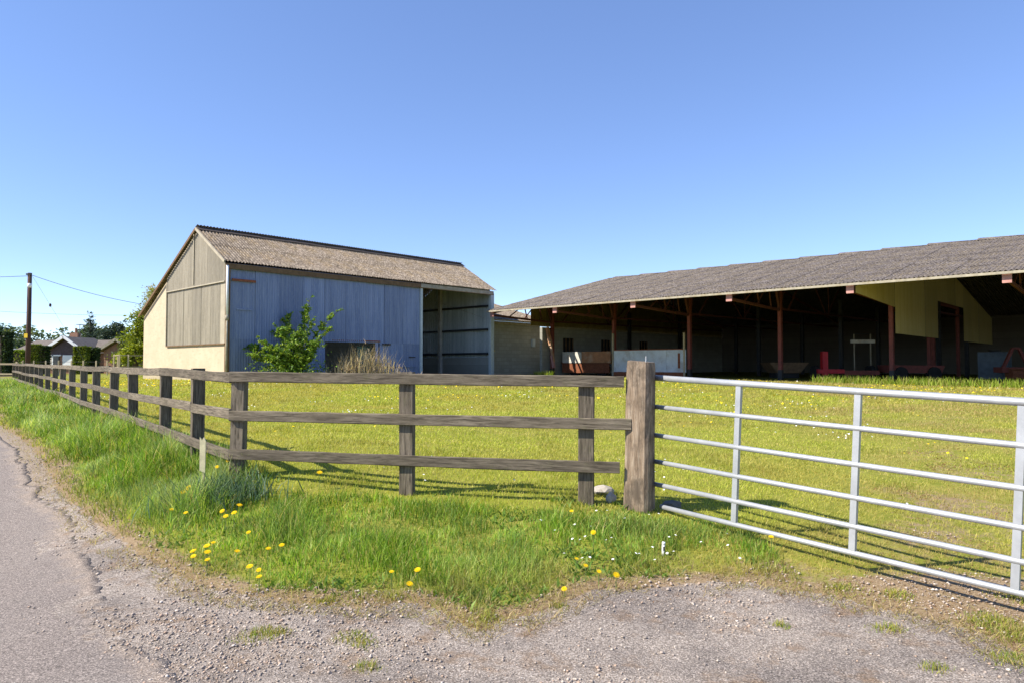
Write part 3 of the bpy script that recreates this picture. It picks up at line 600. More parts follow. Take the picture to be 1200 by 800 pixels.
k = N('cream_render', .92, .15); n_ = k.noise(1.3, 8, .68); f = k.noise(30, 5, .7)
c = k.ramp(n_, (.3, (.58, .48, .345)), (.7, (.70, .59, .44))); c = k.mix(k.ramp(k.noise(2.2, 8, .75, k.co((1, 1, 3.5))), (.52, 0), (.7, .6)), c, (.44, .36, .26))
sz = k.n('SeparateXYZ'); k.l(k.tc.outputs['Object'], sz.inputs[0]); spl = k.ramp(k.math('SUBTRACT', k.math('MULTIPLY', n_, 1.0), k.math('MULTIPLY', sz.outputs[2], 1.0)), (.1, 0), (.5, .6)); c = k.mix(spl, c, (.34, .30, .20))
bk = k.n('TexBrick'); mp = k.n('Mapping'); mp.inputs['Rotation'].default_value = (R(90), 0, R(90)); k.l(k.tc.outputs['Object'], mp.inputs[0]); k.l(mp.outputs[0], bk.inputs['Vector'])
bk.inputs['Scale'].default_value = 1; bk.inputs['Brick Width'].default_value = .45; bk.inputs['Row Height'].default_value = .225; bk.inputs['Mortar Size'].default_value = .012; bk.inputs['Mortar Smooth'].default_value = .4
bk.inputs['Color1'].default_value = (1, 1, 1, 1); bk.inputs['Color2'].default_value = (.92, .92, .92, 1); bk.inputs['Mortar'].default_value = (.8, .78, .75, 1)
c = k.mix(1.0, c, bk.outputs[0], 'MULTIPLY'); k.color(c).bump(k.math('ADD', k.math('MULTIPLY', bk.outputs['Fac'], -.6), f), .35, .012); M['cream'] = k.m
def block_mat(name, c0, rot):
    k = N(name, .92, .15); n_ = k.noise(2, 8, .7); bk = k.n('TexBrick'); mp = k.n('Mapping'); mp.inputs['Rotation'].default_value = rot
    k.l(k.tc.outputs['Object'], mp.inputs[0]); k.l(mp.outputs[0], bk.inputs['Vector']); bk.inputs['Scale'].default_value = 1; bk.inputs['Brick Width'].default_value = .45; bk.inputs['Row Height'].default_value = .225
    bk.inputs['Mortar Size'].default_value = .014; bk.inputs['Color1'].default_value = (*c0, 1); bk.inputs['Color2'].default_value = (*[x*.8 for x in c0], 1); bk.inputs['Mortar'].default_value = (*[x*.72 for x in c0], 1)
    c = k.mix(k.ramp(n_, (.4, 0), (.66, .5)), bk.outputs[0], tuple(x*.7 for x in c0)); k.color(c).bump(bk.outputs['Fac'], -.4, .012); return k.m
M['blockA'] = block_mat('block_wall_u', (.36, .35, .30), (R(90), 0, 0)); M['blockB'] = block_mat('block_wall_v', (.30, .30, .27), (R(90), 0, R(90))); M['blockC'] = block_mat('darkened_grimy_block', (.17, .15, .12), (R(90), 0, R(90)))  # blockC: old dirty blocks, colour taken darker to imitate the shed's interior shade
M['rust'] = mat_plain('rusty_steel', (.22, .075, .035), .8, .3, .35, 12, bump=.3)
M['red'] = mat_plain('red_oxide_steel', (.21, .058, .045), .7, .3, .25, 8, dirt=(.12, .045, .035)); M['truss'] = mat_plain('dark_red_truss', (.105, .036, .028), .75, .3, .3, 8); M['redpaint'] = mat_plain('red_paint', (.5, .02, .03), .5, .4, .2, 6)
M['concrete'] = mat_plain('concrete', (.36, .34, .31), .9, .2, .25, 3, rnd=False); M['yard'] = mat_plain('darkened_dung_floor', (.20, .165, .125), .9, .2, .3, 2, rnd=False); M['gutter'] = mat_plain('old_gutter', (.34, .30, .225), .8, .25, .25, 5, dirt=(.26, .2, .11))  # yard: dung brown floor, interior shade of the shed put into its colour
M['galvdull'] = mat_plain('dull_white_panel', (.58, .63, .68), .6, .4, .14, 2.5, dirt=(.40, .36, .32)); M['tank'] = mat_plain('dull_green', (.05, .09, .07), .7); M['black'] = mat_plain('black_rubber', (.02, .02, .02), .8); M['brownpaint'] = mat_plain('brown_timber', (.16, .10, .055), .85, .2, .3, 7)
TH = math.atan2(.724, .690); UA, VA, ZA = Vector((1, 0, 0)), Vector((0, 1, 0)), Vector((0, 0, 1))

# ------------------------------------------------------------------ the blue barn (local: x along the front wall, y back along the gable)
BZ = .40
barn = thing('barn', 'tall barn with cream block gable, blue corrugated front and brown sheet roof', 'barn', (-12, 28.6, BZ), TH)
RV, RZ_, EV, EZ, BV, BZE = 2.85, 6.80, -.22, 5.0, 9.8, 3.22; BL = 15.6
def roofz(v): return EZ+(RZ_-EZ)*(v-EV)/(RV-EV) if v < RV else RZ_+(BZE-RZ_)*(v-RV)/(BV-RV)
# cream blockwork: plinth and catslide end
w = MB(); w.prism([(0, 0, -.4), (0, BV, -.4), (0, BV, BZE-.07), (0, 6.5, roofz(6.5)-.07), (0, 6.5, 1.62), (0, 0, 1.62)], (.22, 0, 0)); w.build('block_wall', M['cream'], barn)
MB().box((BL/2, BV-.11, (BZE-.4)/2-.08), (BL-.5, .2, BZE-.2)).build('block_wall', M['blockA'], barn)
SL = MB().box((BL/2, BV/2, -.12), (BL-.5, BV-.6, .2)); SL.build('floor_slab', M['concrete'], barn)
# tan cement sheets on the gable
lo = [(0.0, .5)]+[(.5+i*1.0, 1.5+i*1.0) for i in range(6)]
for i, (v0, v1) in enumerate(lo):
    me = corr((-.03, v0, 1.6), VA, ZA, -UA, v1-v0+.02, 2.66, .146 if i else .5, .013 if i else .004, 4, None, 'cladding_sheet', M['tan'] if i else M['tanlight']); link('cladding_sheet', me, barn, (-.004*(i % 2), 0, 0))
for i in range(7):
    v0 = i*.93; v1 = min(6.5, v0+.95)
    me = corr((-.055, v0, 4.2), VA, ZA, -UA, v1-v0, 2, .146, .013, 4, lambda x, v0=v0: max(.02, roofz(v0+x)-4.2-.05), 'cladding_sheet', M['tan']); link('cladding_sheet', me, barn, (-.004*(i % 2), 0, 0))
MB().box((-.09, 3.25, 4.2), (.03, 6.5, .05)).build('cover_strip', M['tanlight'], barn)
MB().box((-.085, 3.27, 5.45), (.03, .06, 2.3)).build('cover_strip', M['tanlight'], barn)
MB().box((-.05, 3.25, 1.585), (.06, 6.55, .05)).build('drip_strip', M['brownpaint'], barn)
MB().box((-.06, 6.53, 3.1), (.05, .06, 3.0)).build('edge_strip', M['tanlight'], barn)
# blue front sheets
for i in range(9):
    u0 = .12+i*1.129; z0 = 1.78; off = -.05-.012*(i % 2)
    link('cladding_sheet', corr((u0, off, z0), UA, ZA, -VA, 1.16, 3.2, .116, .016, 4, None, 'cladding_sheet', M['blue']), barn, (0, 0, 0), (random.uniform(-.004, .004), 0, random.uniform(-.004, .004)))
    if i in (4, 5): continue
    ww = 1.16 if i != 6 else .55; uu = u0 if i != 6 else u0+.6
    link('cladding_sheet', corr((uu, off+.022, 0.02), UA, ZA, -VA, ww, 1.84, .116, .016, 4, None, 'cladding_sheet', M['blue']), barn, (0, 0, 0), (random.uniform(-.006, .006), 0, 0))
MB().box((6.4, -.03, 1.86), (2.75, .05, .06)).build('opening_lintel', M['rust'], barn)
MB().box((7.72, .0, .9), (.06, .06, 1.8)).build('opening_post', M['dark'], barn)
link('leaning_sheet', corr((6.9, .5, 0), UA, Vector((0, .12, .99)), -VA, .85, 1.65, .09, .012, 4, None, 'leaning_sheet', mat_plain('green_sheet', (.10, .20, .17), .7, .3, .3, 5)), barn)
MB().box((.7, -.12, 4.28), (1.05, .03, .10)).build('hinge_strap', M['rust'], barn); MB().box((.75, -.10, 3.05), (.7, .02, .05)).build('hinge_strap', M['blue'], barn)
MB().box((8.1, -.12, 1.72), (.5, .04, .08)).build('track_bracket', M['dark'], barn); MB().box((9.75, -.1, 1.1), (.4, .03, .05)).build('door_handle', M['dark'], barn)
MB().box((9.0, -.1, .62), (2.2, .03, .05)).build('door_batten', M['blue'], barn)
MB().box((10.36, -.03, 2.45), (.14, .16, 4.9)).build('door_jamb', M['greys'], barn)
MB().box((.03, -.06, 2.45), (.16, .14, 4.9)).build('corner_post', M['brownpaint'], barn)
MB().tube([(-.05, -.2, 4.85), (-.05, -.2, 2.7)], .055, 8).build('downpipe', M['white'], barn, True)
MB().tube([(-.05, -.2, 2.7), (-.05, -.2, .2)], .045, 8).build('downpipe', M['gutter'], barn, True); MB().tube([(-.05, -.2, 2.55), (-.05, -.2, 2.75)], .075, 8).build('pipe_collar', M['gutter'], barn, True)
MB().box((BL/2, -.14, 4.84), (BL+.15, .05, .22)).build('fascia_board', M['brownpaint'], barn); MB().box((12.95, -.172, 4.86), (5.35, .02, .2)).build('fascia_board', M['gutter'], barn)
# far gable seen from inside
for i in range(10):
    v0 = .08+i*.965
    link('cladding_sheet', corr((BL, v0, 1.12), VA, ZA, -UA, .99, 3, .2, .016, 4, lambda x, v0=v0: max(.1, roofz(v0+x)-1.12-.06), 'cladding_sheet', M['greys']), barn)
MB().box((BL-.02, BV/2, .45), (.2, BV-.05, 1.34)).build('block_wall', M['blockB'], barn)
for z in (1.35, 2.75, 4.12): MB().box((BL-.12, 4.9, z), (.1, 9.5, .12)).build('girt', M['dark'], barn)
for v in (4.3, 9.4): MB().box((BL-.22, v, roofz(v)/2), (.2, .22, roofz(v)-.1)).build('column', M['concrete'], barn)
MB().box((BL-.02, -.06, 2.4), (.26, .2, 4.85)).build('corner_post', M['greys'], barn)
# barn frames inside
for u in (3.9, 10.4):
    MB().bar((u, .2, -.1), (u, .2, 4.8), .2).build('column', M['concrete'], barn); MB().bar((u, 9.4, 0), (u, 9.4, 3.1), .2).build('column', M['concrete'], barn)
    MB().bar((u, 0, roofz(0)-.25), (u, RV, RZ_-.25), .14, .2).bar((u, RV, RZ_-.25), (u, BV, BZE-.25), .14, .2).build('rafter', M['concrete'], barn)
# roof: front slope as single sheets, back slope in courses
sl = Vector((0, RV-EV, RZ_-EZ)); Ls = sl.length; sl.normalize()
roof_sheets(barn, (-.16, EV, EZ+.03), UA, sl, 16, 2, Ls/2, M['roofA'], 'roof_sheet', .9985)
sb = Vector((0, RV-BV-.2, RZ_-BZE)); Lb = sb.length; sb.normalize()
for r_ in range(4):
    nb = UA.cross(sb); nb = nb if nb.z > 0 else -nb
    link('roof_course', corr((-.16, BV+.2, BZE+.02), UA, sb, nb, BL+.4, Lb/4+.14, .146, .026, 4, None, 'roof_course', M['roofA']), barn, sb*(r_*Lb/4)+nb*(.028*r_))
for i in range(11):
    b = MB(); u0 = -.18+i*1.46; e = .012*(i % 2); b.add([(u0, RV-.3, RZ_-.08+e), (u0, RV, RZ_+.10+e), (u0, RV+.3, RZ_-.07+e), (u0+1.5, RV-.3, RZ_-.08+e), (u0+1.5, RV, RZ_+.10+e), (u0+1.5, RV+.3, RZ_-.07+e)], [(0, 1, 4, 3), (1, 2, 5, 4)]); b.build('ridge_cap', M['roofdark'] if 'roofdark' in M else M.setdefault('roofdark', mat_plain('ridge_cap', (.075, .062, .055), .9, .15, .3, 6)), barn)
b = MB(); b.bar((-.2, EV, EZ-.0), (-.2, RV, RZ_-.0), .04, .12); b.build('verge_board', M['tanlight'], barn)
b = MB(); b.bar((-.2, BV+.2, BZE-.05), (-.2, RV, RZ_-.03), .04, .12); b.build('verge_board', M['brownpaint'], barn)

# ------------------------------------------------------------------ low block building behind the barn
lowb = thing('block_outbuilding', 'low grey block outbuilding in shade between the barn and the open shed', 'outbuilding', (-1.26, 41.0, .42), TH)
MB().box((2.15, .1, 1.6), (4.6, .2, 3.4)).build('block_wall', M['blockA'], lowb)
MB().box((4.38, 3.1, 1.6), (.2, 6.0, 3.4)).build('block_wall', M['blockB'], lowb)
ls_ = Vector((0, 6, 1.7)).normalized(); roof_sheets(lowb, (-.8, -.3, 3.38), UA, ls_, 6, 3, 2.1, M['roofA'], 'roof_sheet')
MB().box((2.3, -.36, 3.33), (6.1, .12, .10)).build('gutter', M['gutter'], lowb); MB().box((2.3, -.16, 3.18), (6.0, .06, .14)).build('fascia_board', M['gutter'], lowb)
MB().box((4.95, .05, 1.35), (.95, .06, 2.9)).build('door', mat_plain('dark_green_door', (.025, .05, .04), .7), lowb); MB().box((3.75, -.05, 2.05), (.3, .1, .5)).build('meter_box', M['greys'], lowb)
MB().tube([(-.1, -.2, 1.5), (.05, -.22, 1.5)], .05, 8).build('lamp', M['yellowplate'], lowb)

# ------------------------------------------------------------------ the open shed (local: x inwards from the posts, y along the front to the left)
SZ = .34; OV = 5.3
shed = thing('open_shed', 'long open fronted cattle shed with dark cantilevered sheet roof on red posts', 'shed', (16.3, 29.3, SZ), TH)
V0, V1 = -24.6, 19.25; RU, RZs, EZs = 6.5, 6.62, 3.80; BU = 23.0  # V0 takes in unseen bays on the right, added to darken the interior
def sroof(u): return EZs+(RZs-EZs)*(u+OV)/(RU+OV) if u < RU else RZs-(u-RU)*.16
PV = [-24, -19.2, -14.4, -9.6, -4.8, 0, 4.8, 9.6, 14.4, 19.05]
MB().box((BU/2-.3, (V0+V1)/2, -.07), (BU+1.2, V1-V0-.2, .2)).build('floor_slab', M['yard'], shed)
for v in PV:
    p = MB().box((0, v, sroof(0)/2-.1), (.20, .16, sroof(0)-.1)); o = p.build('post', M['red'], shed)
    MB().box((0, v, .28), (.22, .18, .5)).build('post_foot', M['dark'], o)
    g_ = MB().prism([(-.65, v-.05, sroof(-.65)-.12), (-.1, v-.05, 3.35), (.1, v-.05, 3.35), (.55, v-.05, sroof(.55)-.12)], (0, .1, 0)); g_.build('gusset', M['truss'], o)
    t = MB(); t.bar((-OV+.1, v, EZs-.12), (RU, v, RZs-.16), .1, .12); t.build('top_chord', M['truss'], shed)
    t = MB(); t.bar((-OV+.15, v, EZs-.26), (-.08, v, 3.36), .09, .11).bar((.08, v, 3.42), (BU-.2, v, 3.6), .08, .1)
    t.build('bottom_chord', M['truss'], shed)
    for ua, ub in ((-3.9, -2.6), (-2.6, -1.3)):
        zb_ = EZs-.26+(3.36-EZs+.26)*(ua+OV)/OV
        MB().bar((ua, v, zb_), (ub, v, sroof(ub)-.15), .05).build('strut', M['truss'], shed); MB().bar((ub, v, sroof(ub)-.15), (ub+.3, v, 3.42), .05).build('strut', M['truss'], shed)
    for p_, q_ in (((1.0, v, 3.45), (3.5, v, sroof(3.5)-.15)), ((3.5, v, sroof(3.5)-.15), (6.2, v, 3.5)), ((6.5, v, 3.5), (9.5, v, sroof(9.5)-.15)), ((6.6, v, 3.5), (6.6, v, 6.3))):
        MB().bar(p_, q_, .06).build('strut', M['truss'], shed)
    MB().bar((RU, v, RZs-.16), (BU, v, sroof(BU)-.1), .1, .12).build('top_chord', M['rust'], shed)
    MB().box((-OV+.02, v, EZs-.23), (.06, .26, .28)).build('end_plate', M['pink'] if 'pink' in M else M.setdefault('pink', mat_plain('faded_red_plate', (.46, .23, .2), .7, .3, .2)), shed)
    for ui in (8.5, 15.5): MB().box((ui, v, 2.2), (.2, .2, 4.4)).build('inner_post', M['dark'], shed)
for i in range(9):
    u = -OV+.35+i*1.42
    MB().box((u, (V0+V1)/2, sroof(u)-.075), (.07, V1-V0-.1, .1)).build('purlin', M['brownpaint'], shed)
ss = Vector((RU+OV, 0, RZs-EZs)); Lr = ss.length; ss.normalize()
roof_sheets(shed, (-OV-.08, V1+.1, EZs+.02), -VA, ss, 43, 6, Lr/6+.012, M['roofB'], 'roof_sheet')
bs = Vector((RU-BU-.4, 0, RZs-sroof(BU+.4))); Lk = bs.length; bs.normalize(); nb = VA.cross(bs); nb = nb if nb.z > 0 else -nb
o = link('roof_back_slope', corr((BU+.4, V0-.1, sroof(BU+.4)+.02), VA, bs, nb, V1-V0+.2, Lk+.02, .146, .026, 4, None, 'roof_back_slope', M['roofB']), shed)
MB().box((RU, (V0+V1)/2, RZs+.06), (.5, V1-V0+.1, .05)).build('ridge_gap_shade', M['roofdark'], shed)  # dark strip painted in for the shaded gap under the raised caps
for i in range(21):
    v = V1-.4-i*2.1
    b = MB(); e0, e1 = .07, -.01; b.add([(RU-.45, v, RZs-.03+e0), (RU, v, RZs+.12+e0), (RU+.45, v, RZs-.03+e0), (RU-.45, v-1.7, RZs-.03+e1), (RU, v-1.7, RZs+.14+e1), (RU+.45, v-1.7, RZs-.03+e1)], [(0, 1, 4, 3), (1, 2, 5, 4)]); b.build('ridge_cap', M['roofB'], shed)
MB().box((-OV-.14, (V0+V1)/2, EZs-.05), (.09, V1-V0+.1, .085)).build('gutter', M['gutter'], shed)
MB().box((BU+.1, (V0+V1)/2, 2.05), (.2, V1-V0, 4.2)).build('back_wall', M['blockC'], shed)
# end wall on the left: blocks below, dull olive sheet above, dark windows
ew = MB(); prev = .2
for u0, u1 in ((-.7, 1.3), (2.4, 5.4), (6.5, 10.1), (11.2, BU+.25)): ew.box(((u0+u1)/2, V1+.12, 1.5), (u1-u0, .2, 3.1))
for u0, u1 in ((1.3, 2.4), (5.4, 6.5), (10.1, 11.2)): ew.box(((u0+u1)/2, V1+.12, .75), (u1-u0, .2, 1.6)); ew.box(((u0+u1)/2, V1+.12, 2.75), (u1-u0, .2, .6))
ew.build('end_wall', M['blockA'], shed)
for u0 in (1.3, 5.4, 10.1):
    wn_ = MB().box((u0+.55, V1+.14, 2.0), (1.14, .05, .94)).build('window', M['black'], shed)
    f_ = MB()
    for x_ in (.02, .37, .73, 1.08): f_.box((u0+x_, V1+.06, 2.0), (.05, .06, .88))
    f_.build('window_bar', M['brownpaint'], wn_)
MB().box((11.5, V1-.02, 3.07), (22.8, .12, .10)).build('wall_plate', M['gutter'], shed)
for i in range(23):
    u0 = -1.7+i*1.1
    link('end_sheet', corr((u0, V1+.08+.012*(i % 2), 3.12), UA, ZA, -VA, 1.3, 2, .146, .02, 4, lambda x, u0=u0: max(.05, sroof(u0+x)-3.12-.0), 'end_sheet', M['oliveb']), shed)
# yellow partition under the roof
def ypan(u0, u1, zb, name='partition_sheet'):
    nn = max(1, int(round((u1-u0)/2.4)))
    for i in range(nn):
        a_ = u0+(u1-u0)*i/nn; w_ = (u1-u0)/nn
        zf = zb if callable(zb) else (lambda u: zb)
        b = MB(); segs = 14
        for q in range(segs+1):
            u = a_+w_*q/segs; y_ = -.16+.004*math.sin(q*math.pi/2*1.0)+.01*(i % 2)
            b.v += [(u, y_, zf(u)), (u, y_, sroof(u)-.14)]
        for q in range(segs): b.f.append((2*q, 2*q+2, 2*q+3, 2*q+1))
        b.build(name, M['olive'], shed)
ypan(-OV+.12, 0, lambda u: EZs-.34+(3.22-EZs+.34)*(u+OV)/OV); ypan(0, 7.7, 2.1); ypan(7.7, 13.9, 4.0); ypan(13.9, BU, 2.1)
for u in (7.0, 7.9, 13.8): MB().box((u, .12, 2.0), (.18 if u > 7.5 else .1, .16, 4.0)).build('door_post', M['red'], shed)
MB().box((10.85, .12, 4.0), (5.9, .12, .2)).build('door_lintel', M['red'], shed)


def sl2w(u, v, z=0): return (16.3+.69*u-.724*v, 29.3+.724*u+.69*v, SZ+.03+z)
# sheeted gate between two posts
gt = thing('sheeted_gate', 'blue white sheet metal gate closing the bay between two shed posts', 'gate', sl2w(-.12, 12.1), TH)
n_ = 4
for i in range(n_): MB().box((0, -2.35+(i+.5)*4.7/n_, .93), (.03+.006*(i % 2), 4.7/n_-.01, 1.2)).build('panel', M['galvdull'], gt)
MB().box((0, 0, .2), (.1, 4.5, .28)).build('bottom_rail', M['rust'], gt); MB().box((0, 0, 1.55), (.05, 4.45, .05)).build('top_rail', M['rust'], gt)
MB().box((-.02, 2.28, 1.25), (.1, .1, 2.5)).build('gate_stile', M['gutter'], gt); MB().box((-.02, -2.26, 1.2), (.08, .08, 2.4)).build('gate_stile', M['palewood'], gt)
MB().box((-.03, -1.95, .95), (.03, .12, .8)).build('rust_patch', M['rust'], gt)
# old trailer with rusty side
tr = thing('farm_trailer', 'rusty farm trailer with one white and one rust stained side board', 'trailer', sl2w(.9, 17.2), TH)
MB().box((0, 1.0, 1.18), (.06, 1.5, .68)).build('side_board', M['white2'] if 'white2' in M else M.setdefault('white2', mat_plain('dirty_white_board', (.6, .57, .5), .8, .2, .2, 4, dirt=(.42, .3, .2))), tr)
MB().box((0, -.85, 1.18), (.07, 2.15, .68)).build('side_board', M['rusty2'] if 'rusty2' in M else M.setdefault('rusty2', mat_plain('rust_stained_board', (.46, .22, .11), .8, .2, .3, 3, dirt=(.55, .42, .30))), tr)
MB().box((1.0, 0, .85), (2.0, 3.7, .14)).build('chassis', M['rust'], tr); MB().box((.05, 0, .55), (.1, 3.6, .62)).build('skirt', M['rust'], tr)
for v in (-1.1, 1.0): MB().tube([(.2, v, .4), (.45, v, .4)], .4, 16).build('wheel', M['black'], tr)
MB().box((2.0, 0, 1.2), (.06, 3.6, .5)).build('side_board', M['rust'], tr)
MB().bar((0, -1.85, .7), (.2, -3.2, .45), .1).build('drawbar', M['dark'], tr)
# broken leaning beam
lb = thing('broken_beam', 'splintered timber beam hanging at a slant beside the rusty trailer', 'beam', sl2w(-.5, 18.7), TH)
b = MB().bar((0, .35, 3.0), (0, .05, 1.9), .2, .16).bar((.02, .1, 2.1), (0, -.18, .9), .12, .12); b.build('timber', M['rusty2'], lb); MB().bar((-.02, -.05, 1.3), (-.02, -.22, .55), .16, .14).build('pale_end', M['pink'], lb)
# plough frame with red arm and pale crossbar
def ph(px, py, Y_): d_ = ray(px, py); t_ = Y_/d_[1]; return d_[0]*t_, Y_, EYE+d_[2]*t_
x, y, z = ph(990, 436, 33.5); im = thing('farm_implement', 'red farm implement with upright red ram parked under the shed', 'farm machine', (x, y, SZ+.03), 0)
MB().box((-1.0, 0, .8), (.26, .26, 1.15)).build('ram', M['redpaint'], im); MB().box((-.75, 0, .42), (1.3, .4, .2)).build('frame_beam', M['redpaint'], im); MB().box((.75, 0, .36), (1.7, .4, .2)).build('frame_beam', M['red'], im)
b = MB()
for i in range(5): b.tube([(-1.3+i*.65, .1, .4), (-1.3+i*.65, -.1, .25), (-1.2+i*.65, -.25, .05)], .06, 6)
b.build('tines', M['red'], im)
for s_ in (-1.45, 1.3): MB().tube([(s_, .3, .35), (s_+.22, .3, .35)], .35, 14).build('wheel', M['black'], im)
x, y, z = ph(1011, 436, 35); im = thing('feed_frame', 'spindly metal stand with a pale crossbar behind the red implement', 'stand', (x, y, SZ+.03), 0)
for s_ in (-.42, .42): MB().box((s_, 0, 1.15), (.045, .045, 2.3)).build('upright', M['gutter'], im)
MB().box((0, -.05, 1.92), (1.25, .06, .17)).build('crossbar', M['white2'], im); MB().box((0, 0, 2.3), (.9, .04, .04)).build('top_bar', M['dark'], im); MB().box((0, 0, .2), (1.0, .5, .1)).build('foot', M['dark'], im)
x, y, z = ph(1075, 436, 33); im = thing('red_trailer', 'low red machine body standing behind the front shed post', 'farm machine', (x, y, SZ+.03), 0)
MB().prism([(-1.2, 0, .35), (1.2, 0, .35), (1.35, 0, .7), (-1.3, 0, .72)], (0, 1.2, 0)).build('body', M['red'], im)
for s_ in (-.8, .8): MB().tube([(s_, -.1, .32), (s_+.0, .15, .32)], .32, 14).build('wheel', M['black'], im)
x, y, z = ph(925, 436, 36); im = thing('tipping_hopper', 'brown wooden hopper with sloping sides in the dark shed', 'hopper', (x, y, SZ+.03), 0)
MB().prism([(-.6, 0, .3), (.6, 0, .3), (1.05, 0, .85), (-1.05, 0, .85)], (0, 1.4, 0)).build('hopper_body', M['brownpaint'], im); MB().box((0, .7, .15), (1.2, 1.0, .3)).build('base', M['dark'], im)
x, y, z = ph(1192, 436, 32); im = thing('rusty_harrow', 'rust red machine at the right edge under the shed roof', 'farm machine', (x, y, SZ+.03), 0)
b = MB().box((0, 0, .5), (1.8, .6, .25)).bar((-.7, 0, .5), (-.2, 0, 1.5), .12).bar((.6, 0, .5), (.1, 0, 1.5), .12).bar((-.2, 0, 1.5), (.1, 0, 1.5), .1); b.build('frame', M['red'], im)
MB().tube([(-.6, -.3, .3), (.7, -.3, .3)], .28, 10).build('roller', M['rust'], im); MB().box((.3, -.4, .75), (.3, .1, .1)).build('lamp', M['yellowplate'], im)
x, y, z = ph(1166, 436, 33.5); im = thing('water_tank', 'grey blue water tank beside the yellow partition in deep shade', 'tank', (x, y, SZ+.03), TH)
MB().box((0, 0, .7), (1.2, 1.2, 1.3)).build('tank_body', mat_plain('blue_grey', (.10, .13, .16), .6), im); MB().tube([(0, 0, 1.35), (0, 0, 1.45)], .25, 12).build('lid', M['dark'], im)
MB().box((0, 0, .03), (1.3, 1.3, .06)).build('pallet', M['brownpaint'], im)

# ------------------------------------------------------------------ leafy plants
def quads(cen, size, col, flat=.3):
    n = len(cen); a = RNG.normal(size=(n, 3)); a[:, 2] *= flat+.3; a /= np.linalg.norm(a, axis=1)[:, None]; b = RNG.normal(size=(n, 3)); b -= a*(a*b).sum(1)[:, None]; b /= np.linalg.norm(b, axis=1)[:, None]
    s = np.asarray(size)[:, None]; a, b = a*s, b*s*.55
    V = np.stack([cen-a, cen-b*.9-a*.1, cen+a, cen+b*.9-a*.1], 1); return V.reshape(-1, 3), (np.arange(n)*4)[:, None]+np.arange(4)[None], np.repeat(col, 4, 0)
def crown(name, parent, blobs, n, size, pal, p, clump=.35, per=26):
    cs, = [np.array(blobs, float)]; vol = cs[:, 3]*cs[:, 4]*cs[:, 5]; k_ = RNG.choice(len(cs), n//per+1, p=vol/vol.sum()); d = RNG.normal(size=(len(k_), 3)); d /= np.linalg.norm(d, axis=1)[:, None]
    cc = cs[k_, :3]+d*cs[k_, 3:]*(RNG.random((len(k_), 1))**.45); cl = np.array(pal)[RNG.choice(len(pal), len(k_), p=p)]
    pts = np.repeat(cc, per, 0)+RNG.normal(0, clump, (len(k_)*per, 3))*np.array((1, 1, .7)); col = np.repeat(cl, per, 0)*(1+RNG.normal(0, .2, (len(pts), 1)))
    V, F, c = quads(pts, size*RNG.uniform(.6, 1.3, len(pts)), np.clip(col, .004, .9)); return link(name, npmesh(name, V, [F], M['leaf'], c), parent)
def tree(name, label, loc, hgt, tr_r, blobs, n, size, pal, p, clump=.35, cat='tree', group=None, trunkm='bark'):
    t = thing(name, label, cat, loc, 0, group)
    b = MB().tube([(0, 0, -.3), (.05*hgt*.1, 0, hgt*.4), (0, .03*hgt*.1, hgt*.8)], [tr_r, tr_r*.7, tr_r*.3], 8)
    for (x, y, z, *_r) in blobs[:7]: b.tube([(0, 0, max(.25*hgt, z*.45)), (x*.5, y*.5, z*.75), (x*.9, y*.9, z)], [tr_r*.45, tr_r*.3, tr_r*.1], 5)
    b.build('trunk', M[trunkm], t, True); crown('crown', t, blobs, n, size, pal, p, clump); return t
M['bark'] = mat_plain('bark', (.09, .07, .05), .9, .1, .3, 8, bump=.5)
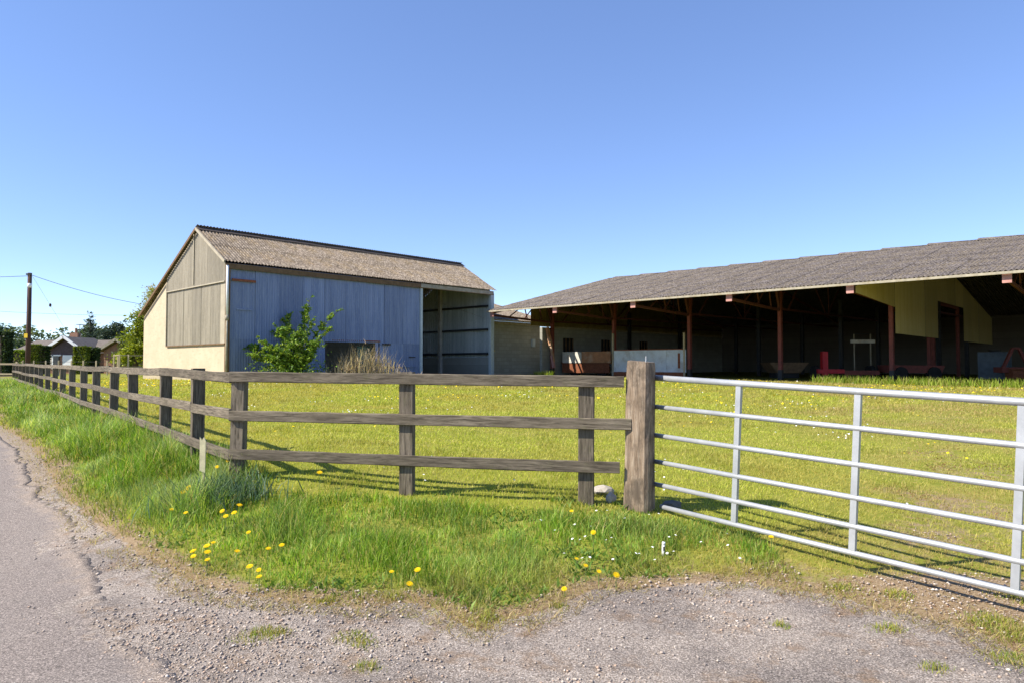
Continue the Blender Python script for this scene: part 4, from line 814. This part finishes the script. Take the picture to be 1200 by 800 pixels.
# elder bush against the blue wall
def bush():
    bx, by = -12+.69*2.3+.724*1.75, 28.6+.724*2.3-.69*1.75; z0 = h1(bx, by); t = thing('elder_bush', 'green elder bush with long bare arching shoots against the blue barn wall', 'bush', (bx, by, z0))
    tips = [(-.95, .35, 3.05), (-1.05, .3, 2.65), (.2, .2, 3.62), (.02, .1, 2.9), (1.45, .5, 3.1), (1.35, -.35, 2.25), (-1.6, .3, 2.3), (-1.95, .1, 1.4), (-1.8, -.5, 1.05), (.95, .0, 2.45), (.55, -.3, 2.6), (-.5, -.5, 2.05), (1.1, -.6, 1.5), (.4, -.9, 1.5), (-.9, -.9, 1.3), (-.2, -1.0, 1.2), (-1.3, -.6, 1.5), (.9, -.8, 1.0), (-.6, -1.1, .9), (.2, -.6, 1.9)]
    tips = [(x, y+(1.0 if z > 2.2 else 0), z) for x, y, z in tips]; b = MB(); pts = []
    for i, (x, y, z) in enumerate(tips):
        P0, P2 = Vector((random.uniform(-.2, .2), random.uniform(-.1, .1), 0)), Vector((x, y, z)); P1 = Vector((x*.35, y*.4, z*.72)); ps = []
        for q in range(9):
            s = q/8; ps.append(P0*(1-s)**2+P1*2*s*(1-s)+P2*s*s)
        b.tube(ps, [.026*(1-s/9)+.005 for s in range(9)], 5); st = .3 if z < 2.7 else .5
        for _ in range(21 if z > 2.2 else 42):
            s = random.uniform(st, 1.0); q = P0*(1-s)**2+P1*2*s*(1-s)+P2*s*s; ln = random.uniform(.08, .26) if z > 2.2 else random.uniform(.12, .5)
            dr = Vector((random.gauss(0, .7), random.gauss(-.25, .6), random.uniform(-.1, .9))).normalized()*ln
            b.tube([q, q+dr], [.006, .003], 3, False)
            for _ in range(int(ln*55)+3):
                w_ = random.uniform(.25, 1.08); pts.append(q+dr*w_+Vector((random.gauss(0, .035), random.gauss(0, .035), random.gauss(0, .03))))
    for _ in range(1500): pts.append(Vector((random.gauss(-.1, .7), random.gauss(-.5, .4), abs(random.gauss(.4, .35)))))
    b.build('branches', M['bark'], t, True); P = np.array([tuple(p) for p in pts]); n = len(P)
    V, F, c = quads(P, RNG.uniform(.04, .085, n), gcolr(n, None, None, [(.13, .24, .025), (.21, .32, .035), (.08, .15, .02), (.30, .38, .06)], [.35, .32, .15, .18]), .5); link('leaves', npmesh('leaves', V, [F], M['leaf'], c), t)
bush()
def dead_weeds():
    u0, o_ = 5.15, 2.7; bx, by = -12+.69*u0+.724*o_, 28.6+.724*u0-.69*o_; t = thing('dead_weeds', 'tall straw coloured dead weed stalks by the opening in the barn wall', 'weeds', (bx, by, h1(bx, by)), TH)
    n = 700; x = RNG.normal(-.1, 1.05, n); y = RNG.normal(0, .35, n); h_ = RNG.uniform(.4, 1.95, n)*np.exp(-(x/2.2)**2); bl = blades('stalks', x, y, h_, np.full(n, .02), RNG.uniform(.05, .5, n), gcolr(n, None, None, [(.50, .41, .28), (.36, .28, .19), (.62, .53, .39)], [.4, .3, .3]), None, z=np.zeros(n)-.05); bl.parent = t
    n = 340; x = RNG.normal(.1, 1.1, n); y = RNG.normal(0, .35, n); bl = blades('seed_heads', x, y, RNG.uniform(.1, .3, n), np.full(n, .035), RNG.uniform(.3, .9, n), gcolr(n, None, None, [(.46, .33, .2), (.5, .4, .27)], [.5, .5]), None, z=np.abs(RNG.normal(.45, .3, n))*np.exp(-(x/2)**2)); bl.parent = t
dead_weeds()

# ------------------------------------------------------------------ far left: bungalow, hedges, trees, pole
BY = 75.
def fx(px, Y_=BY): return (px-600)/800*Y_
bun = thing('bungalow', 'low bungalow with dark tiled roof and white edged front gable beyond the field', 'house', (fx(80), BY, h1(fx(80), BY)))
M['tiles'] = mat_plain('roof_tiles', (.16, .135, .115), .9, .2, .25, 3); M['brickd'] = mat_plain('brown_brick', (.30, .17, .11), .9, .2, .2, 5); M['boarding'] = mat_plain('dark_boarding', (.10, .075, .075), .8, .2, .2, 5); M['glass'] = mat_plain('window_glass', (.03, .035, .04), .12, .6, .2, 3, bump=0); M['gwall'] = mat_plain('pale_wall', (.55, .5, .42), .85, .2, .1, 4)
def bx_(px): return fx(px)-fx(80)
def bx2(px): return fx(px, BY-1.9)-fx(80)
MB().box((bx_(72), 3.5, 1.2), (10.6, 7, 2.6)).build('wall', M['brickd'], bun)
r_ = MB(); x0, x1 = bx_(17), bx_(143)
def gableroof(b, xa, xb, y0, y1, ze, zr, th=.15):
    ym = (y0+y1)/2; b.prism([(xa, y0, ze), (xa, ym, zr), (xa, y1, ze), (xa, y1, ze-th), (xa, ym, zr-th), (xa, y0, ze-th)], (xb-xa, 0, 0))
gableroof(r_, x0, x1, -.6, 7.6, 2.35, 3.75); ro = r_.build('roof', M['tiles'], bun)
def fgable(pa, pm, pb, ze, zr, zw, ym, wallm, bargem, name='gable_roof'):
    xa, xm, xb = bx2(pa), bx2(pm), bx2(pb); b = MB(); b.prism([(xa, -2.2, ze), (xm, -2.2, zr), (xb, -2.2, ze), (xb, -2.2, ze-.15), (xm, -2.2, zr-.15), (xa, -2.2, ze-.15)], (0, 5.5, 0)); g = b.build(name, M['tiles'], bun)
    b = MB(); b.bar((xa-.05, -2.24, ze-.1), (xm, -2.24, zr-.02), .08, .28); b.build('bargeboard', bargem, g); b = MB(); b.bar((xb+.05, -2.24, ze-.1), (xm, -2.24, zr-.02), .08, .28); b.build('bargeboard', bargem, g)
    b = MB(); b.prism([(xa+.5, -1.7, zw), (xb-.5, -1.7, zw), (xb-.5, -1.7, ze-.02), (xm, -1.7, zr-.3), (xa+.5, -1.7, ze-.02)], (0, .1, 0)); b.build('gable_boarding', wallm, bun)
    b = MB(); b.box(((xa+xb)/2, -.7, zw/2), (xb-xa-1.0, 1.9, zw)); b.build('wall', M['brickd'], bun)
fgable(53, 76, 98, 2.55, 3.95, 1.9, 0, M['boarding'], M['white']); fgable(115, 137, 160, 2.45, 3.65, 1.6, 0, M['brickd'], M['gutter'])
for pa, pb, m in ((56.5, 59.5, 'gwall'), (62, 68, 'glass'), (72.5, 83.5, 'white')): MB().box((bx2((pa+pb)/2), -1.72, 1.25), (abs(bx2(pb)-bx2(pa)), .12, 1.45)).build('window' if m == 'glass' else 'garage_door' if m == 'white' else 'wall_panel', M[m], bun)
MB().box((bx2(65), -1.75, 1.95), (1.0, .14, .14)).build('window_head', M['white'], bun); MB().box((bx2(61), -1.75, 1.25), (.12, .14, 1.5)).build('window_frame', M['white'], bun)
MB().box((bx_(64.5), 3.4, 4.0), (.9, .6, 1.1)).build('chimney', M['brickd'], bun); MB().tube([(bx_(65.5), 3.4, 4.5), (bx_(65.5), 3.4, 5.1)], .13, 8).build('chimney_pot', M['brickd'], bun)
b = MB().tube([(bx_(70), 3.4, 3.6), (bx_(70), 3.4, 5.5)], .035, 6)
for i in range(5): b.tube([(bx_(70)-.35, 3.2+.12*i, 5.5-.0), (bx_(70)+.35, 3.2+.12*i, 5.5)], .03, 4)
b.build('aerial', M['wire'], bun)
MB().box((bx_(25), 2, 1.0), (2.2, 5, 2.4)).build('wall', M['gwall'], bun)
cb = thing('white_outhouse', 'small pale flat roofed outhouse left of the bungalow roof', 'outhouse', (fx(14, 80), 80, h1(fx(14, 80), 80)))
MB().box((0, 0, 1.3), (2.4, 3, 2.6)).build('wall', M['gwall'], cb); MB().box((0, 0, 2.68), (3.0, 3.4, .16)).build('roof', M['galvdull'], cb)
# clipped hedges and shrubs
def hedge(label, px0, px1, py_top, Y_, pal, name='hedge', depth=.6, n=4200, size=.13):
    xa, xb = fx(px0, Y_), fx(px1, Y_); z0 = h1((xa+xb)/2, Y_); top = EYE+(426-py_top)/800*Y_-z0; t = thing(name, label, 'hedge', ((xa+xb)/2, Y_, z0)); w = xb-xa
    MB().box((0, depth/2, top*.46), (w*.8, depth*.75, top*.9), jit=.12).build('stems', M['bark'], t)
    P = np.stack([RNG.uniform(-w/2, w/2, n), RNG.uniform(0, depth, n), RNG.uniform(0, top, n)], -1); P += RNG.normal(0, .05, P.shape)
    ax = RNG.integers(0, 3, n); P[ax == 0, 1] = RNG.uniform(0, .15, (ax == 0).sum()); P[ax == 1, 2] = top-RNG.uniform(0, .25, (ax == 1).sum()); sd = ax == 2; P[sd, 0] = np.where(RNG.random(sd.sum()) < .5, -1, 1)*(w/2-RNG.uniform(0, .2, sd.sum()))
    V, F, c = quads(P, RNG.uniform(.6, 1.3, n)*size, gcolr(n, None, None, pal, [1/len(pal)]*len(pal))); link('foliage', npmesh('foliage', V, [F], M['leaf'], c), t)
GL, GD = [(.13, .17, .02), (.2, .24, .03), (.09, .13, .018)], [(.035, .06, .022), (.055, .09, .03)]
hedge('clipped yellow green hedge just right of the utility pole', 35, 44, 404, 68, GL); hedge('clipped dark hedge left of the white edged gable', 43.5, 55, 405.5, 69, GD)
hedge('clipped yellow green hedge right of the white garage door', 86, 101, 406, 68, GL); hedge('clipped dark hedge between the two gables', 100, 113.5, 407.5, 69, GD)
hedge('tall black green hedge at the left edge of the picture', -40, 7, 389, 58, GD, depth=.9, n=9000); hedge('low bright shrubs left of the utility pole', 10, 27, 410, 64, [(.25, .33, .03), (.16, .24, .03)], n=3000)
# trees
def cone_blobs(h, r, n_): return [(random.uniform(-.25, .25)*r, random.uniform(-.2, .2)*r, h*(.12+.85*i/n_), r*(1-i/n_*.85)*random.uniform(.75, 1.1), r*(1-i/n_*.85), h/n_*.55) for i in range(n_)]
CP = [(.05, .08, .06), (.075, .11, .075), (.035, .055, .045)]
tree('conifer_tree', 'dark cedar like conifer standing alone behind the bungalow roof', (fx(105, 130), 130, .8), 10.6, .3, cone_blobs(11.0, 2.7, 9), 5200, .22, CP, [.4, .3, .3], .3, trunkm='bark')
tree('conifer_tree', 'broad dark conifer behind the right end of the bungalow', (fx(131, 125), 125, .8), 7.6, .3, [(-1.2, 0, 5.2, 1.7, 1.5, 1.9), (1, 0, 6.6, 1.5, 1.5, 1.5), (.2, 0, 3.2, 2.6, 2, 2), (-2, 0, 4, 1, 1, 1.2)], 4200, .22, CP, [.4, .3, .3], .3)
tree('conifer_tree', 'narrow dark conifer close to the pale green tree', (fx(146, 125), 125, .8), 7.4, .25, cone_blobs(8.8, 1.3, 7), 2200, .2, CP, [.4, .3, .3], .25)
tree('conifer_tree', 'small pointed conifer beside the television aerial', (fx(75, 120), 120, .7), 6.2, .2, cone_blobs(7.4, 1.3, 6), 1500, .2, [(.06, .09, .04), (.09, .13, .05)], [.5, .5], .25)
YG = [(.22, .27, .02), (.31, .35, .03), (.14, .19, .02)]
tree('broadleaf_tree', 'yellow green broadleaf tree touching the cream barn end', (fx(159, 52), 52, .3), 5.2, .2, [(0, 0, 2.6, 1.1, 1.2, 1.2), (.6, 0, 3.7, 1.0, 1.0, 1.2), (-.7, 0, 1.5, .8, .9, 1.0), (.9, .3, 1.6, 1.2, 1, 1.3), (1.2, 0, 4.6, .8, .7, .8)], 7000, .12, YG, [.4, .35, .25], .22)
tree('willow_tree', 'tall thin pale tree just coming into leaf behind the barn roof', (fx(178, 62), 62, .35), 8.0, .18, [(0, 0, 5.9, .9, .8, 1.5), (-.9, 0, 5.0, .7, .7, 1.0), (.6, 0, 6.6, .8, .7, 1.0), (.1, 0, 7.4, .5, .5, .7)], 3000, .11, [(.33, .35, .13), (.4, .38, .2)], [.6, .4], .3)
tree('shrub', 'dark olive shrub under the yellow green tree', (fx(150, 60), 60, .25), 3.2, .12, [(0, 0, 1.9, .9, .9, 1.6), (.4, 0, 3.0, .6, .6, .9)], 2200, .12, [(.06, .09, .02), (.1, .13, .03)], [.5, .5], .2, cat='shrub')
WB = []
for i in range(70):
    x = random.uniform(-215, -95); WB.append((x, 175+random.uniform(-10, 12), 1+random.uniform(3.5, 6.5), random.uniform(4, 7), 4, random.uniform(3, 4.6)))
for i in range(26): WB.append((random.uniform(-140, -60), 165, 2.5+random.uniform(0, 1.5), 5, 4, 2.5))
dw = crown('distant_wood', None, WB, 46000, .5, [(.07, .11, .065), (.10, .15, .07), (.11, .155, .05), (.18, .21, .05)], [.35, .3, .2, .15], .8); tag(dw, 'low belt of distant green trees along the skyline behind the bungalow', 'wood', kind='stuff')
# utility pole, wires
PX, PY = -31.9, 45.; pz = h1(PX, PY)
up = thing('utility_pole', 'dark brown wooden utility pole rising behind the far end of the fence', 'utility pole', (PX, PY, pz))
MB().tube([(0, 0, -.4), (0, 0, 7.0)], [.16, .12], 12).build('pole', M['polewood'], up, True)
MB().tube([(0, 0, 6.02), (0, 0, 6.3)], .135, 12).build('white_band', M['white'], up, True); MB().box((-.06, -.16, 2.85), (.22, .03, .28)).build('warning_plate', M['yellowplate'], up)
MB().box((0, -.1, 6.9), (.32, .1, .1)).build('bracket', M['dark'], up)
def wire(name, label, a, b, sag, r=.016, m='wire'):
    a, b = Vector(a), Vector(b); t = MB(); ps = [a.lerp(b, i/16)-Vector((0, 0, sag*4*(i/16)*(1-i/16))) for i in range(17)]; t.tube([p-a for p in ps], r, 5); o = t.build(name, M[m], None, True, a); return tag(o, label, 'wire')
wire('overhead_wire', 'overhead wire from the pole top down to behind the barn', (PX+.15, PY, pz+6.85), (fx(196, 50), 50, EYE+(426-361)/800*50), .28)
wire('overhead_wire', 'overhead wire leaving the pole top to the left', (PX-.12, PY, pz+6.8), (PX-14, PY-6, pz+7.0), .45)
wire('overhead_wire', 'thin faint wire crossing low behind the pole', (fx(-40, 70), 70, 6.7), (fx(210, 90), 90, 7.6), .3, .014)
wire('stay_wire', 'thin stay wire sloping from the pole top to the ground', (PX+.1, PY+.1, pz+6.8), (PX+2.0, PY+4, pz), 0, .006)
ins = MB().tube([(0, 0, -.12), (0, 0, -.05), (0, 0, .05), (0, 0, .12)], [.03, .075, .075, .03], 8).build('stay_insulator', M['ceramic'], None, True, (PX+.1+1.9*.27, PY+.1+3.9*.27, pz+6.8*.73)); tag(ins, 'small dark insulator egg on the stay wire', 'insulator')
# low field fence before the bungalow
ff = thing('field_fence', 'thin dark wire fence with short posts in front of the bungalow hedges', 'fence', (fx(80, 60), 60, h1(fx(80, 60), 60)))
fp = [27, 40, 54, 69, 84, 98, 113, 126, 139]
for p in fp: MB().box((fx(p, 60)-fx(80, 60), 0, .55), (.1, .1, 1.5), jit=.01).build('post', M['palewood'], ff)
for z in (.45, .85, 1.2): MB().bar((fx(16, 60)-fx(80, 60), 0, z), (fx(140, 60)-fx(80, 60), 0, z), .03).build('wire_strand', M['dark'], ff)
# paddock pen of pale rails by the barn
pen = thing('wooden_pen', 'pale wooden pen of upright poles and rails left of the cream barn end', 'pen', (fx(150, 44), 44, h1(fx(150, 44), 44)))
pp = [(138, 0), (146, -1.2), (154.5, -1.4), (162.5, -1.2), (166, .4)]
for p, dy in pp: MB().bar((fx(p, 44)-fx(150, 44), dy, -.2), (fx(p, 44)-fx(150, 44)+.02, dy, 1.45), .07).build('pole', M['palewood'], pen)
for (p, a), (q, b_) in zip(pp[:-1], pp[1:]):
    for z in (.65, 1.38): MB().bar((fx(p, 44)-fx(150, 44), a, z), (fx(q, 44)-fx(150, 44), b_, z+.02), .05).build('rail', M['palewood'], pen)
# short pale rail fence past the end of the roadside fence
sf = thing('rail_fence', 'short pale two rail fence past the far end of the roadside fence', 'fence', (-36.8, 48, h1(-36.8, 48)))
for x in (-1.5, .3, 2.0): MB().box((x, 0, .5), (.12, .1, 1.4)).build('post', M['palewood'], sf)
for z in (.35, 1.05): MB().box((.2, -.07, z), (4.0, .05, .12)).build('rail', M['palewood'], sf)
